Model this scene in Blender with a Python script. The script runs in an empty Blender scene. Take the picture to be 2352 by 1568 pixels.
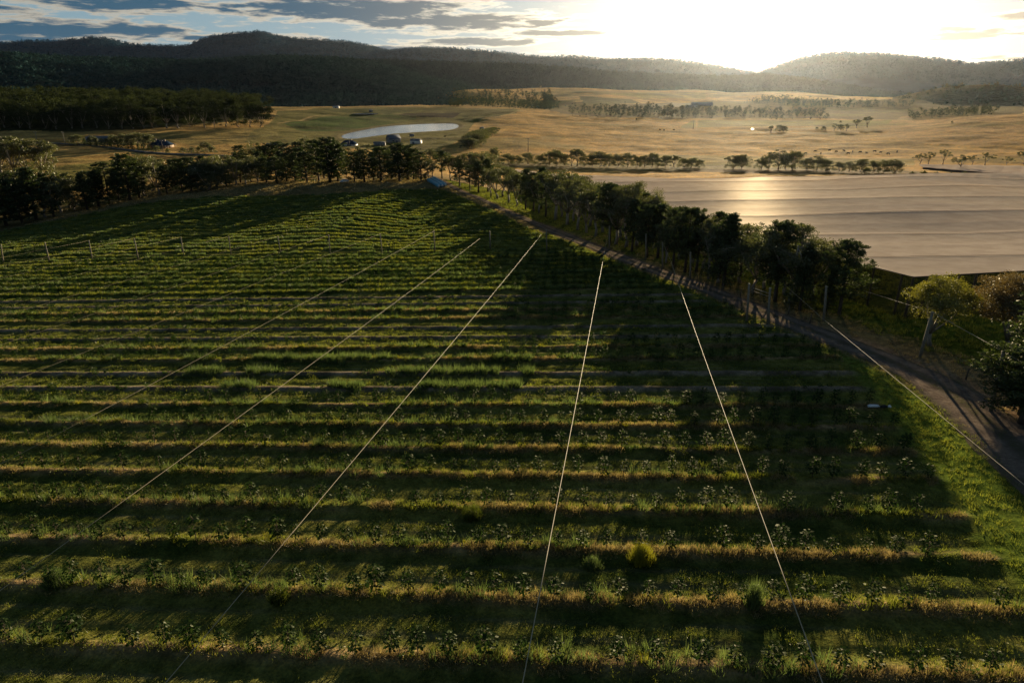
import bpy, math, random
import numpy as np
rng = np.random.default_rng(7); random.seed(7)
S = bpy.context.scene
COL = S.collection
PITCH = math.radians(21.0); F = 1568.0          # measured on the photograph at 2352 x 1568
SUN_AZ, SUN_EL = math.radians(18.8), math.radians(6.4)

# ---------------------------------------------------------------- camera, sky, sun, exposure
cd = bpy.data.cameras.new('camera'); cam = bpy.data.objects.new('camera', cd); COL.objects.link(cam)
cd.sensor_width = 36; cd.lens = 24.0; cd.clip_start = 0.5; cd.clip_end = 60000
cam.location = (0, 0, 0); cam.rotation_euler = (math.pi/2 - PITCH, 0, 0)
S.camera = cam
S.view_settings.view_transform = 'Standard'; S.view_settings.look = 'None'
S.view_settings.gamma = 1; S.view_settings.exposure = 1.5
S.cycles.volume_bounces = 1; S.cycles.max_bounces = 6; S.cycles.transparent_max_bounces = 16

sd = bpy.data.lights.new('sun', 'SUN'); sun = bpy.data.objects.new('sun', sd); COL.objects.link(sun)
sd.energy = 4.8; sd.angle = math.radians(0.6); sd.color = (1.0, 0.79, 0.49)
sun.rotation_euler = (math.pi/2 - SUN_EL, 0, math.pi - SUN_AZ)

W = bpy.data.worlds.new('World'); S.world = W; W.use_nodes = True
nt = W.node_tree; N = nt.nodes; L = nt.links
for n in list(N): N.remove(n)
class G:                                         # tiny node-graph helper
    def __init__(s, nt): s.nt = nt
    def n(s, t, **k):
        o = s.nt.nodes.new(t)
        for a, b in k.items(): setattr(o, a, b)
        return o
    def put(s, sock, v):
        if v is None: return
        if hasattr(v, 'is_output') or isinstance(v, bpy.types.NodeSocket): s.nt.links.new(v, sock)
        else:
            try: sock.default_value = v
            except Exception: sock.default_value = (*v, 1.0)
    def m(s, op, a, b=None, c=None, clamp=False):
        o = s.n('ShaderNodeMath', operation=op, use_clamp=clamp)
        s.put(o.inputs[0], a); s.put(o.inputs[1], b); s.put(o.inputs[2], c)
        return o.outputs[0]
    def mix(s, f, a, b, mode='MIX'):
        o = s.n('ShaderNodeMix', data_type='RGBA', blend_type=mode)
        s.put(o.inputs[0], f); s.put(o.inputs[6], a); s.put(o.inputs[7], b)
        return o.outputs[2]
    def ss(s, x, a, b):
        o = s.n('ShaderNodeMapRange', interpolation_type='SMOOTHSTEP')
        s.put(o.inputs[0], x); o.inputs[1].default_value = a; o.inputs[2].default_value = b
        return o.outputs[0]
    def noise(s, vec, scale, detail=4, rough=.55, dist=0.0):
        o = s.n('ShaderNodeTexNoise'); s.put(o.inputs['Vector'], vec)
        o.inputs['Scale'].default_value = scale; o.inputs['Detail'].default_value = detail
        o.inputs['Roughness'].default_value = rough; o.inputs['Distortion'].default_value = dist
        return o.outputs[0]
    def ramp(s, x, pts):
        o = s.n('ShaderNodeValToRGB'); s.put(o.inputs[0], x)
        e = o.color_ramp.elements
        while len(e) < len(pts): e.new(0.5)
        for k, (p, c) in enumerate(pts): e[k].position = p; e[k].color = (*c, 1)
        return o.outputs[0]
g = G(nt)
tc = g.n('ShaderNodeTexCoord').outputs['Generated']
sep = g.n('ShaderNodeSeparateXYZ'); L.new(tc, sep.inputs[0])
azr = g.m('ARCTAN2', sep.outputs[0], sep.outputs[1])
el = g.m('MULTIPLY', g.m('ARCSINE', sep.outputs[2]), 57.2958)      # degrees
az = g.m('MULTIPLY', azr, 57.2958)
sky = g.n('ShaderNodeTexSky', sky_type='NISHITA', sun_disc=False)
sky.sun_elevation = SUN_EL; sky.sun_rotation = SUN_AZ
sky.air_density = 1.0; sky.dust_density = 1.2; sky.ozone_density = 1.5
base = g.mix(1.0, sky.outputs[0], (0.018, 0.018, 0.018), 'MULTIPLY')
da = g.m('SUBTRACT', az, 18.8); de = g.m('SUBTRACT', el, 3.2)
ang = g.m('SQRT', g.m('ADD', g.m('MULTIPLY', g.m('MULTIPLY', da, da), .33), g.m('MULTIPLY', de, de)))
glow = g.m('POWER', 2.718, g.m('MULTIPLY', ang, -0.44))
wide = g.m('POWER', 2.718, g.m('MULTIPLY', ang, -0.125))
# clear sky between the clouds
clear = g.mix(g.ss(el, 0, 22), (0.085, 0.15, 0.195), (0.026, 0.044, 0.066))
clear = g.mix(0.25, clear, base)
def vmul(col, f):
    o = g.n('ShaderNodeVectorMath', operation='SCALE'); g.put(o.inputs[0], col); g.put(o.inputs[3], f); return o.outputs[0]
def vadd(a, b):
    o = g.n('ShaderNodeVectorMath', operation='ADD'); g.put(o.inputs[0], a); g.put(o.inputs[1], b); return o.outputs[0]
clear = vadd(clear, vmul((0.26, 0.22, 0.18), wide))
clear = vadd(clear, vmul((1.45, 1.12, .72), glow))
# cloud layers in (azimuth, elevation)
cv = g.n('ShaderNodeCombineXYZ'); g.put(cv.inputs[0], g.m('MULTIPLY', az, .075)); g.put(cv.inputs[1], g.m('MULTIPLY', el, .42)); cv.inputs[2].default_value = 3.1
n1 = g.noise(cv.outputs[0], 1.7, 7, .6, .5)
cv2 = g.n('ShaderNodeCombineXYZ'); g.put(cv2.inputs[0], g.m('MULTIPLY', az, .30)); g.put(cv2.inputs[1], g.m('MULTIPLY', el, 2.0)); cv2.inputs[2].default_value = 9.1
n2 = g.noise(cv2.outputs[0], 1.3, 6, .62, .3)
def blob(a0, e0, sa, se):
    x = g.m('DIVIDE', g.m('SUBTRACT', az, a0), sa); y = g.m('DIVIDE', g.m('SUBTRACT', el, e0), se)
    return g.m('POWER', 2.718, g.m('MULTIPLY', g.m('ADD', g.m('MULTIPLY', x, x), g.m('MULTIPLY', y, y)), -1.0))
bl = None
for b in [(-13, 4.9, 12, 1.15), (-27, 4.9, 8, .8), (-4.0, 4.0, 10, .8), (-30, 3.0, 10, .62), (-20, 2.7, 7, .45), (-40, 2.1, 14, .9), (-37, 4.2, 4.5, .3), (4.5, 3.3, 6, .32), (-2, 2.7, 6, .34), (30.3, 2.7, 3.8, .60), (34.0, 3.7, 2.2, .28), (33, 1.3, 2.6, .22), (14.0, 2.5, 1.8, .14), (-9, 2.1, 6, .3), (-18, 5.7, 14, .7)]:
    q = blob(*b); bl = q if bl is None else g.m('MAXIMUM', bl, q)
nn = g.m('ADD', g.m('MULTIPLY', n1, .42), g.m('MULTIPLY', n2, .58))
high = g.m('MULTIPLY', g.ss(el, 6, 14), .42)
dens = g.m('ADD', g.m('MULTIPLY', g.m('MAXIMUM', bl, high), .72), g.m('MULTIPLY', g.m('SUBTRACT', nn, .5), 2.3))
mask = g.ss(dens, .18, .42); core = g.ss(dens, .30, .62)
dark = g.mix(g.ss(el, 5, 16), g.mix(g.ss(az, -22, 24), (0.011, 0.034, 0.058), (0.20, 0.16, 0.112)), (.013, .022, .036))
dark = vadd(dark, vmul((.6, .5, .38), g.m('MULTIPLY', glow, .6)))
rim = g.mix(g.ss(el, 5, 16), vadd((0.16, 0.14, 0.11), vmul((1.3, 1.15, .85), wide)), (.026, .040, .058))
cloud = g.mix(core, rim, dark)
full = g.mix(g.m('MULTIPLY', mask, .93), clear, cloud)
low = g.mix(g.ss(el, -4, -0.5), (0.05, 0.045, 0.03), full)
bg = g.n('ShaderNodeBackground'); g.put(bg.inputs[0], low); bg.inputs[1].default_value = 1.0
# the photograph is exposed for the bright sky: the dome itself stays well below the sun
o = g.n('ShaderNodeOutputWorld'); L.new(bg.outputs[0], o.inputs[0])

# ---------------------------------------------------------------- helpers
def tag(o, label=None, cat=None, group=None, kind=None):
    if label: o['label'] = label
    if cat: o['category'] = cat
    if group: o['group'] = group
    if kind: o['kind'] = kind
    return o
def mesh(name, V, faces, mats, midx=None, attr=None, uv=None, smooth=False):
    V = np.asarray(V, dtype=np.float32).reshape(-1, 3)
    if not isinstance(faces, list): faces = [faces]
    faces = [np.asarray(f, dtype=np.int32) for f in faces if len(f)]
    me = bpy.data.meshes.new(name)
    me.vertices.add(len(V)); me.vertices.foreach_set('co', V.ravel())
    idx = np.concatenate([f.ravel() for f in faces]); nl = len(idx)
    tot = np.concatenate([np.full(len(f), f.shape[1], np.int32) for f in faces])
    st = np.concatenate([[0], np.cumsum(tot)[:-1]]).astype(np.int32)
    me.loops.add(nl); me.loops.foreach_set('vertex_index', idx)
    me.polygons.add(len(tot)); me.polygons.foreach_set('loop_start', st); me.polygons.foreach_set('loop_total', tot)
    for m in (mats if isinstance(mats, (list, tuple)) else [mats]): me.materials.append(m)
    if midx is not None: me.polygons.foreach_set('material_index', np.asarray(midx, np.int32))
    if smooth: me.polygons.foreach_set('use_smooth', np.ones(len(tot), bool))
    me.update(calc_edges=True)
    if attr is not None:
        for k, a in attr.items():
            a = np.asarray(a, np.float32)
            c = me.color_attributes.new(k, 'FLOAT_COLOR', 'POINT')
            if a.shape[1] == 3: a = np.c_[a, np.ones(len(a), np.float32)]
            c.data.foreach_set('color', a.ravel())
    return me
def obj(name, me, parent=None, loc=None):
    o = bpy.data.objects.new(name, me); COL.objects.link(o)
    if parent: o.parent = parent
    if loc is not None: o.location = loc
    return o
def empty(name, loc, rz=0, sc=(1, 1, 1)):
    o = bpy.data.objects.new(name, None); COL.objects.link(o)
    o.location = loc; o.rotation_euler = (0, 0, rz); o.scale = sc; o.empty_display_size = .5
    return o
def ray(px, py):
    cx = (np.asarray(px, float) - 1176)/F; cy = -(np.asarray(py, float) - 784)/F
    return np.stack([cx, math.cos(PITCH) + cy*math.sin(PITCH), -math.sin(PITCH) + cy*math.cos(PITCH)], -1)
def project(P):
    P = np.asarray(P, float); c, s = math.cos(PITCH), math.sin(PITCH)
    dz = P[..., 1]*c - P[..., 2]*s; dy = P[..., 1]*s + P[..., 2]*c
    dz = np.where(dz < .1, .1, dz)
    return 1176 + F*P[..., 0]/dz, 784 - F*dy/dz
def sstep(x, a, b):
    t = np.clip((x - a)/(b - a), 0, 1); return t*t*(3 - 2*t)
_tab = rng.random((256, 256))
def vnoise(x, y):
    xi = np.floor(x).astype(int); yi = np.floor(y).astype(int); fx = x - xi; fy = y - yi
    fx = fx*fx*(3-2*fx); fy = fy*fy*(3-2*fy); a = lambda i, j: _tab[i & 255, j & 255]
    return (a(xi, yi)*(1-fx)+a(xi+1, yi)*fx)*(1-fy) + (a(xi, yi+1)*(1-fx)+a(xi+1, yi+1)*fx)*fy
def fbm(x, y, sc, oc=4):
    r = 0; w = 1; t = 0
    for k in range(oc): r = r + w*vnoise(x/sc + 17.3*k, y/sc - 9.1*k); t += w; w *= .5; sc *= .5
    return r/t

# ---------------------------------------------------------------- materials
def new_mat(name):
    m = bpy.data.materials.new(name); m.use_nodes = True
    for n in list(m.node_tree.nodes): m.node_tree.nodes.remove(n)
    return m, G(m.node_tree)
def out(g, s, disp=None):
    o = g.n('ShaderNodeOutputMaterial'); g.nt.links.new(s, o.inputs[0])
def bsdf(g, col, rough=.8, bump=None, bstr=.4, bdist=.05, spec=.3, metal=0.0):
    if spec <= .11:                              # soil, grass and far slopes: no grazing sheen
        b = g.n('ShaderNodeBsdfDiffuse'); g.put(b.inputs['Color'], col)
    else:
        b = g.n('ShaderNodeBsdfPrincipled'); g.put(b.inputs['Base Color'], col); g.put(b.inputs['Roughness'], rough)
        b.inputs['Specular IOR Level'].default_value = spec; b.inputs['Metallic'].default_value = metal
    if bump is not None:
        q = g.n('ShaderNodeBump'); g.put(q.inputs['Height'], bump); q.inputs['Strength'].default_value = bstr; q.inputs['Distance'].default_value = bdist
        g.nt.links.new(q.outputs[0], b.inputs['Normal'])
    return b.outputs[0]
def simple(name, c1, c2, scale=3, rough=.8, spec=.3, metal=0.0, stretch=None):
    m, g = new_mat(name); t = g.n('ShaderNodeTexCoord').outputs['Object']
    if stretch:
        mp = g.n('ShaderNodeMapping'); g.nt.links.new(t, mp.inputs[0]); mp.inputs['Scale'].default_value = stretch; t = mp.outputs[0]
    n = g.noise(t, scale, 5, .6); out(g, bsdf(g, g.mix(g.ss(n, .3, .7), c1, c2), rough, n, .3, .02, spec, metal)); return m
def leafy(name, c1, c2, trans=.35, rough=.5, gloss=.04, nscale=.4):
    """thin foliage: per-leaf tint (attribute 'tint'), diffuse plus light passing through"""
    m, g = new_mat(name); a = g.n('ShaderNodeAttribute', attribute_name='tint'); s = g.n('ShaderNodeSeparateColor'); g.nt.links.new(a.outputs[0], s.inputs[0])
    t = g.n('ShaderNodeTexCoord').outputs['Object']; n = g.noise(t, nscale, 2)
    info = g.n('ShaderNodeObjectInfo').outputs['Random']
    f = g.m('ADD', g.m('MULTIPLY', s.outputs[0], .75), g.m('MULTIPLY', g.m('SUBTRACT', n, .35), .5), clamp=True)
    f = g.m('ADD', f, g.m('MULTIPLY', g.m('SUBTRACT', info, .5), .3), clamp=True)
    col = g.mix(f, c1, c2)
    d = g.n('ShaderNodeBsdfDiffuse'); g.put(d.inputs[0], col)
    tr = g.n('ShaderNodeBsdfTranslucent'); g.put(tr.inputs[0], g.mix(1, col, (1.0, 1.0, .6), 'MULTIPLY'))
    mx = g.n('ShaderNodeMixShader'); mx.inputs[0].default_value = trans; g.nt.links.new(d.outputs[0], mx.inputs[1]); g.nt.links.new(tr.outputs[0], mx.inputs[2])
    gl = g.n('ShaderNodeBsdfGlossy'); gl.inputs['Roughness'].default_value = rough; gl.inputs[0].default_value = (.9, .9, .8, 1)
    m2 = g.n('ShaderNodeMixShader'); m2.inputs[0].default_value = gloss; g.nt.links.new(mx.outputs[0], m2.inputs[1]); g.nt.links.new(gl.outputs[0], m2.inputs[2])
    out(g, m2.outputs[0]); return m
M = {}
M['pine'] = leafy('pine_needles', (.014, .028, .010), (.075, .100, .028), .38)
M['gum'] = leafy('gum_leaves', (.034, .044, .016), (.13, .135, .050), .5, .45, .06)
M['goldgum'] = leafy('golden_gum_leaves', (.07, .09, .015), (.25, .22, .03), .45, .45, .06)
M['rustgum'] = leafy('rusty_leaves', (.07, .055, .022), (.21, .135, .05), .4, .45, .06)
M['wood_far'] = leafy('far_wood_leaves', (.008, .015, .009), (.070, .085, .036), .2, gloss=.0, nscale=.05)
M['hill_wood'] = leafy('hill_wood_leaves', (.006, .026, .032), (.048, .095, .088), .05, gloss=0.0, nscale=.004)  # eucalypt green pushed towards blue: distance haze painted into the leaf colour
M['mount_wood'] = leafy('mountain_leaves', (.016, .060, .095), (.034, .095, .140), .0, gloss=0.0, nscale=.002)  # blue of the distant air painted into the leaf colour
M['straw'] = leafy('dry_grass', (.17, .13, .06), (.52, .40, .22), .42, .5, .03)
M['green'] = leafy('green_grass', (.028, .055, .011), (.26, .275, .045), .52, .5, .03, .15)
M['weed'] = leafy('weeds', (.035, .07, .025), (.20, .26, .10), .5, .5, .03, .15)
M['weedbush'] = leafy('weed_bush_leaves', (.018, .042, .012), (.085, .13, .032), .4, .5, .02, .3)
M['mustard'] = leafy('yellow_flower_weed', (.14, .16, .02), (.40, .36, .03), .45)
M['sapling'] = leafy('sapling_leaves', (.014, .034, .009), (.040, .072, .016), .42, .45, .009)
M['barkp'] = simple('pine_bark', (.045, .032, .022), (.085, .062, .045), 6, .9, stretch=(3, 3, .6))
M['barkg'] = simple('gum_bark', (.16, .13, .10), (.34, .29, .23), 4, .8, stretch=(2, 2, .5))
M['stem'] = simple('stem_bark', (.06, .045, .03), (.12, .09, .06), 8, .8)
M['post'] = simple('weathered_post', (.14, .12, .09), (.26, .22, .165), 5, .85, stretch=(4, 4, .5))
M['wire'] = simple('pale_wire', (.34, .28, .19), (.42, .35, .25), 1, .6, .2)
M['roofblue'] = simple('blue_roof', (.018, .032, .058), (.03, .05, .085), 2, .75, .1)
M['rooftin'] = simple('tin_roof', (.07, .085, .11), (.12, .14, .17), 2, .7, .12, .0)
M['wallgrey'] = simple('grey_wall', (.13, .14, .16), (.22, .23, .25), 2, .8)
M['wallwhite'] = simple('white_wall', (.60, .58, .54), (.74, .72, .68), 2, .7)
M['wallbrick'] = simple('brick_wall', (.24, .16, .11), (.38, .28, .20), 8, .85)
M['glass'] = simple('window_glass', (.02, .025, .03), (.03, .035, .045), 1, .15, .6)
M['bale'] = simple('blue_bale_wrap', (.06, .24, .34), (.14, .38, .50), 3, .35, .5)
M['white'] = simple('white_plastic', (.62, .64, .68), (.80, .82, .84), 3, .4)
M['tyre'] = simple('tyre_rubber', (.02, .02, .02), (.03, .03, .03), 3, .9)
M['cow'] = simple('cow_hide', (.015, .012, .01), (.04, .03, .025), 3, .8)
M['chim'] = simple('chimney_brick', (.30, .24, .18), (.42, .34, .26), 8, .85)

# ground: albedo comes from the land cover (attribute 'cover'), detail from noise
def ground_mat(name, s1, s2, bstr, bdist):
    m, g = new_mat(name); a = g.n('ShaderNodeAttribute', attribute_name='cover').outputs[0]
    t = g.n('ShaderNodeNewGeometry').outputs['Position']
    n = g.noise(t, s1, 6, .65); n2 = g.noise(t, s2, 5, .6)
    v = g.m('ADD', g.m('MULTIPLY', n, 1.1), g.m('MULTIPLY', n2, .9)); v = g.m('MULTIPLY', v, v)
    q = g.n('ShaderNodeVectorMath', operation='SCALE'); g.put(q.inputs[0], a); g.put(q.inputs[3], v)
    mott = g.mix(g.ss(n2, .35, .7), q.outputs[0], g.mix(1, q.outputs[0], (1.25, 1.05, .8), 'MULTIPLY'))
    sh = bsdf(g, mott, .95, g.m('ADD', n, n2), bstr, bdist, .08)
    if name == 'paddock_land':                   # dry pasture keeps a faint sheen against the light
        s2_ = bsdf(g, mott, .9, g.m('ADD', n, n2), bstr, bdist, .12); mx = g.n('ShaderNodeMixShader'); mx.inputs[0].default_value = .30
        g.nt.links.new(sh, mx.inputs[1]); g.nt.links.new(s2_, mx.inputs[2]); sh = mx.outputs[0]
    out(g, sh); return m
M['near'] = ground_mat('near_ground', 1.6, 6.5, .8, .12)
M['land'] = ground_mat('paddock_land', .05, .35, .9, .9)

# ---------------------------------------------------------------- terrain: a plane falling away from the camera plus measured relief
PA, PB, PC = -26.0, 0.030, -0.0803
def plane(x, y): return PA + PB*x + PC*y
CTL = []
for px, py, H in [
    (950,520,43.4),(950,480,43.6),(950,440,43.6),(990,408,43.2),(900,425,42.8),(780,430,43.4),(700,460,44.6),(700,425,43.6),(600,430,44.2),(600,480,45.4),(500,500,46.2),(500,445,45.2),(400,455,46.3),
    (300,520,47),(300,468,47.2),(150,545,48),(100,508,49.8),(0,560,49),(0,528,51),(-250,570,54),(1100,452,45.5),(1180,482,45.8),(1250,520,44.5),(1060,425,46),(1150,440,50),
    (800,402,51),(650,404,52),(500,412,54),(300,432,56),(100,470,58),(900,396,53),(1000,388,54),(1080,395,55),
    (150,400,60),(150,380,61),(300,370,62),(100,330,63),(150,345,63),(0,310,62),(400,320,63),(600,340,64),(600,300,61),(600,275,58),(640,262,56),(300,300,60),(150,300,60),(0,295,60),(300,236,50),(0,236,50),(150,236,50),(500,243,52),(-250,236,50),(900,345,65),(1000,350,65),(1000,372,62),(-250,330,63),(-250,400,62),
    (790,315,66),(830,300,66),(900,290,66),(960,284,66),(1040,282,66),(1060,290,66),(1000,304,66),(900,315,66),(830,324,66),(930,298,66),(370,340,64),
    (700,290,62),(800,262,58.5),(900,268,60.5),(1000,262,58.5),(560,268,57),(650,251,55),(750,248,54),(850,247,54),(1000,246,54),(1100,247,54),(1180,251,55),(1250,257,56.5),(1300,262,58),(1400,266,61),(1500,270,64),
    (2352,268,46),(2352,300,52),(2352,340,57),(2200,280,52),(2094,285,58),(2700,262,42),(2700,330,52),(2000,330,62),(2000,300,63),(1900,290,65),(1800,300,66),(1700,300,67),(1600,285,68),(1500,300,67),(1500,340,67),(1300,300,64.5),(1200,300,62),(1200,340,62.5),(1100,330,64),(1150,365,63),(1350,365,65),(1600,375,63),(1800,375,62.5),(2000,375,61),(2200,375,59),(2352,378,57),(2700,380,54),
    (1200,392,58),(1500,393,59),(1800,396,55),(2100,405,48.5),(2352,430,43.5),
    (1600,255,73),(1600,240,66),(1600,222,56),(1600,206,38),(1900,255,72),(1900,240,66),(1900,224,56),(1850,214,46),(2100,255,68),(2100,230,58),(2352,245,60),
    (1250,248,72),(1250,230,57),(1150,210,36),(1250,203,30),(1400,213,38),(1500,212,41),(1450,235,58),(1350,205,32),(1060,208,34),(1060,235,66),(450,192,20),(520,203,34),(430,205,36)]:
    r = ray(px, py); t = -H/r[2]; p = r*t; CTL.append((p[0], p[1], -H))
def polar(x, y): return np.degrees(np.arctan2(x, y)), np.log(np.maximum(np.hypot(x, y), 1.0))
for a in range(-66, 67, 11):
    for d in (3, 12, 35, 70, 110, 150, 185):
        x, y = d*math.sin(math.radians(a)), d*math.cos(math.radians(a)); CTL.append((x, y, plane(x, y)))
    for d, H in ((2600, 85), (4500, 90), (9000, 90), (20000, 90)):
        if d == 2600 and -8 < a < 32: continue
        x, y = d*math.sin(math.radians(a)), d*math.cos(math.radians(a)); CTL.append((x, y, -H))
for a in (8, 14, 20, 26, 32):
    for d in (230, 290):
        x, y = d*math.sin(math.radians(a)), d*math.cos(math.radians(a)); CTL.append((x, y, plane(x, y)))
CTL = np.array(CTL)
ca, cu = polar(CTL[:, 0], CTL[:, 1]); ca = ca/16.0; cu = cu*1.0
cres = CTL[:, 2] - np.where(np.hypot(CTL[:, 0], CTL[:, 1]) < 1e9, PA + (PB*CTL[:, 0] + PC*CTL[:, 1])/np.maximum(1, np.hypot(CTL[:, 0], CTL[:, 1])/300), 0)
def trend(x, y): return PA + (PB*x + PC*y)/np.maximum(1, np.hypot(x, y)/300)
def phi(r): return np.sqrt(r*r + .0004)
K = phi(np.hypot(ca[:, None]-ca, cu[:, None]-cu)) ; n_ = len(ca)
Pm = np.c_[np.ones(n_), ca, cu]; A = np.block([[K - 2e-3*np.eye(n_), Pm], [Pm.T, np.zeros((3, 3))]])
wt = np.linalg.solve(A, np.r_[cres, 0, 0, 0])
TA = np.arange(-75, 75.01, .3); TU = np.arange(0, 10.2, .02)
ga, gu = np.meshgrid(TA/16.0, TU, indexing='ij'); tab = np.zeros(ga.shape)
for i in range(ga.shape[0]):
    rr = np.hypot(ga[i][:, None]-ca, gu[i][:, None]-cu); tab[i] = phi(rr) @ wt[:n_] + wt[n_] + wt[n_+1]*ga[i] + wt[n_+2]*gu[i]
# soften the cone tips of the interpolation
for k in range(3): tab[1:-1, 1:-1] = (tab[1:-1, 1:-1]*2 + tab[:-2, 1:-1] + tab[2:, 1:-1] + tab[1:-1, :-2] + tab[1:-1, 2:])/6
def relief(x, y):
    a, u = polar(x, y); i = np.clip((a-TA[0])/.3, 0, len(TA)-1.001); j = np.clip(u/.02, 0, len(TU)-1.001)
    i0 = i.astype(int); j0 = j.astype(int); fi = i-i0; fj = j-j0
    return (tab[i0, j0]*(1-fi)+tab[i0+1, j0]*fi)*(1-fj) + (tab[i0, j0+1]*(1-fi)+tab[i0+1, j0+1]*fi)*fj
def hz(x, y):
    x = np.asarray(x, float); y = np.asarray(y, float); d = np.hypot(x, y)
    return trend(x, y) + relief(x, y)*sstep(d, 150, 215)
US = np.exp(np.linspace(math.log(8), math.log(12000), 1400))
def hit(px, py, up=0.0):
    """ground point seen at a pixel of the photograph (arrays welcome)"""
    r = ray(px, py); one = r.ndim == 1; r = np.atleast_2d(r); res = []
    for q in r:
        h = q[:2]/np.hypot(q[0], q[1]); s = q[2]/np.hypot(q[0], q[1])
        below = s*US < hz(h[0]*US, h[1]*US) + up
        k = int(np.argmax(below)) if below.any() else len(US)-1
        a, b = US[max(k-1, 0)], US[k]
        for _ in range(22):
            m = (a+b)/2
            if s*m < float(hz(h[0]*m, h[1]*m)) + up: b = m
            else: a = m
        res.append((h[0]*b, h[1]*b, s*b))
    res = np.array(res); return res[0] if one else res
def inpoly(x, y, poly):
    poly = np.asarray(poly, float); ins = np.zeros(np.shape(x), bool); j = len(poly)-1
    for i in range(len(poly)):
        xi, yi = poly[i]; xj, yj = poly[j]
        c = ((yi > y) != (yj > y)) & (x < (xj-xi)*(y-yi)/(yj-yi+1e-9)+xi); ins ^= c; j = i
    return ins
def segdist(x, y, pl):
    best = np.full(np.shape(x), 1e9)
    for (ax, ay), (bx, by) in zip(pl[:-1], pl[1:]):
        vx, vy = bx-ax, by-ay; t = np.clip(((x-ax)*vx+(y-ay)*vy)/(vx*vx+vy*vy), 0, 1)
        best = np.minimum(best, np.hypot(x-ax-t*vx, y-ay-t*vy))
    return best

# planted rows: direction and spacing measured on the plane
RD = math.radians(-4.6); er = np.array([math.cos(RD), math.sin(RD)]); en = np.array([-math.sin(RD), math.cos(RD)])
p0 = hit(1176, 1522); p7 = hit(1176, 933); T0 = float(p0[:2] @ en); SP = (float(p7[:2] @ en) - T0)/7
print('row t0', T0, 'spacing', SP)
ROADPX = [(975,402),(1030,424),(1080,447),(1150,479),(1250,521),(1330,554),(1420,589),(1520,627),(1620,663),(1720,703),(1820,744),(1925,784),(2030,824),(2120,866),(2205,920),(2285,985),(2365,1052),(2450,1125),(2600,1260),(2800,1450)]
ROAD = np.array([hit(*p)[:2] for p in ROADPX])
FIELDPX = [(-500,640),(-100,540),(0,532),(100,512),(200,491),(300,472),(400,458),(500,452),(650,449),(800,445),(960,436),(1015,436),(1060,452),(1150,492),(1250,535),(1400,600),(1550,660),(1700,715),(1850,775),(1955,832),(2015,905),(2085,1000),(2170,1105),(2280,1240),(2420,1420)]
fp = [tuple(hit(*p)[:2]) for p in FIELDPX]
FIELD = np.array(fp + [(48, 5), (-90, 5), (-260, 120)])
def field_in(x, y):
    ins = inpoly(x, y, FIELD); d = segdist(x, y, [tuple(q) for q in FIELD] + [tuple(FIELD[0])])
    return sstep(np.where(ins, d, -d), -.6, 1.6)
TILL = {8, 9, 12, 13, 16, 17}
LUSH = set(range(18, 26))

# ---------------------------------------------------------------- near ground (fine grid) with berms
PX0, PX1, PY0, PY1 = -235., 118., 6., 335.
xs = np.arange(PX0, PX1+.01, .62); ys = np.concatenate([np.arange(PY0, 110, .26), np.arange(110, PY1+.2, .5)]); ys[-1] = PY1; xs[-1] = PX1
gx, gy = np.meshgrid(xs, ys)
def rowinfo(x, y):
    t = x*en[0] + y*en[1]; s = x*er[0] + y*er[1]
    s2 = s + 2*fbm(s, t, 30, 2); t = t + .35*(fbm(s, t*3, 14, 2)-.5)
    k = np.rint((t-T0)/SP); return s2, t - T0 - k*SP, k
def near_z(x, y, fi=None):
    z = hz(x, y)
    if fi is None: fi = field_in(x, y)
    s, dt, k = rowinfo(x, y)
    berm = .26*np.exp(-(dt/.62)**2) - .10*np.exp(-((np.abs(dt)-SP*.30)/.35)**2)
    berm = berm*(.7+.6*fbm(s, k*7.7, 3.0, 3))
    edge = sstep(np.minimum(np.minimum(x-PX0, PX1-x), np.minimum(y-PY0, PY1-y)), 0, 4)
    rough = (fbm(x, y, 2.2, 3)-.5)*.16 + (fbm(x, y, .9, 2)-.5)*.07
    return z + edge*(berm*fi + rough) + .01
FI = field_in(gx, gy)
gz = near_z(gx, gy, FI)
RDI = segdist(gx, gy, ROAD)
s_, dt_, k_ = rowinfo(gx, gy)
nz1 = fbm(gx, gy, 9, 4); nz2 = fbm(gx, gy, 1.6, 3); nz3 = fbm(gx*.25, gy, 2.0, 3)
def C(*c): return np.array(c)
def lerp(a, b, t): return a*(1-t[..., None]) + b*t[..., None]
grass = lerp(C(.035, .055, .014) + 0*gx[..., None], C(.125, .135, .036) + 0*gx[..., None], sstep(nz1*.5+nz2*.5, .32, .68))
dry = lerp(C(.13, .10, .06) + 0*gx[..., None], C(.27, .20, .12) + 0*gx[..., None], sstep(nz2, .3, .7))
col = grass
col = lerp(col, dry, FI*np.exp(-(dt_/.62)**2)*sstep(nz3, .30, .55)*.9*(gy < 120))
soil = lerp(C(.075, .066, .058) + 0*gx[..., None], C(.18, .16, .14) + 0*gx[..., None], sstep(nz2, .3, .7))
till = np.isin(k_, list(TILL)).astype(float)
col = lerp(col, soil, FI*till*np.exp(-(dt_/.85)**4)*.85)
wheel = np.exp(-((np.abs(np.abs(dt_)-SP/2)-.75)/.28)**2)
col = lerp(col, soil, FI*wheel*.30*sstep(nz3, .35, .6))
verge = (1-FI)
side = gx - np.interp(gy, ROAD[::-1, 1], ROAD[::-1, 0])               # >0 right of the road
dryv = verge*sstep(side, 1.5, 3.0)*(1-sstep(side, 6, 11))*sstep(-gy, -150, -20)
col = lerp(col, lerp(C(.14, .10, .07) + 0*gx[..., None], C(.24, .18, .12) + 0*gx[..., None], nz2), np.clip(dryv + verge*np.exp(-(RDI/3.4)**4)*.8, 0, 1))
lush = verge*sstep(side, 8, 13)*(gy < 140)
col = lerp(col, C(.05, .085, .014)*(0.6+.9*nz1[..., None]), lush*.85)
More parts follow.
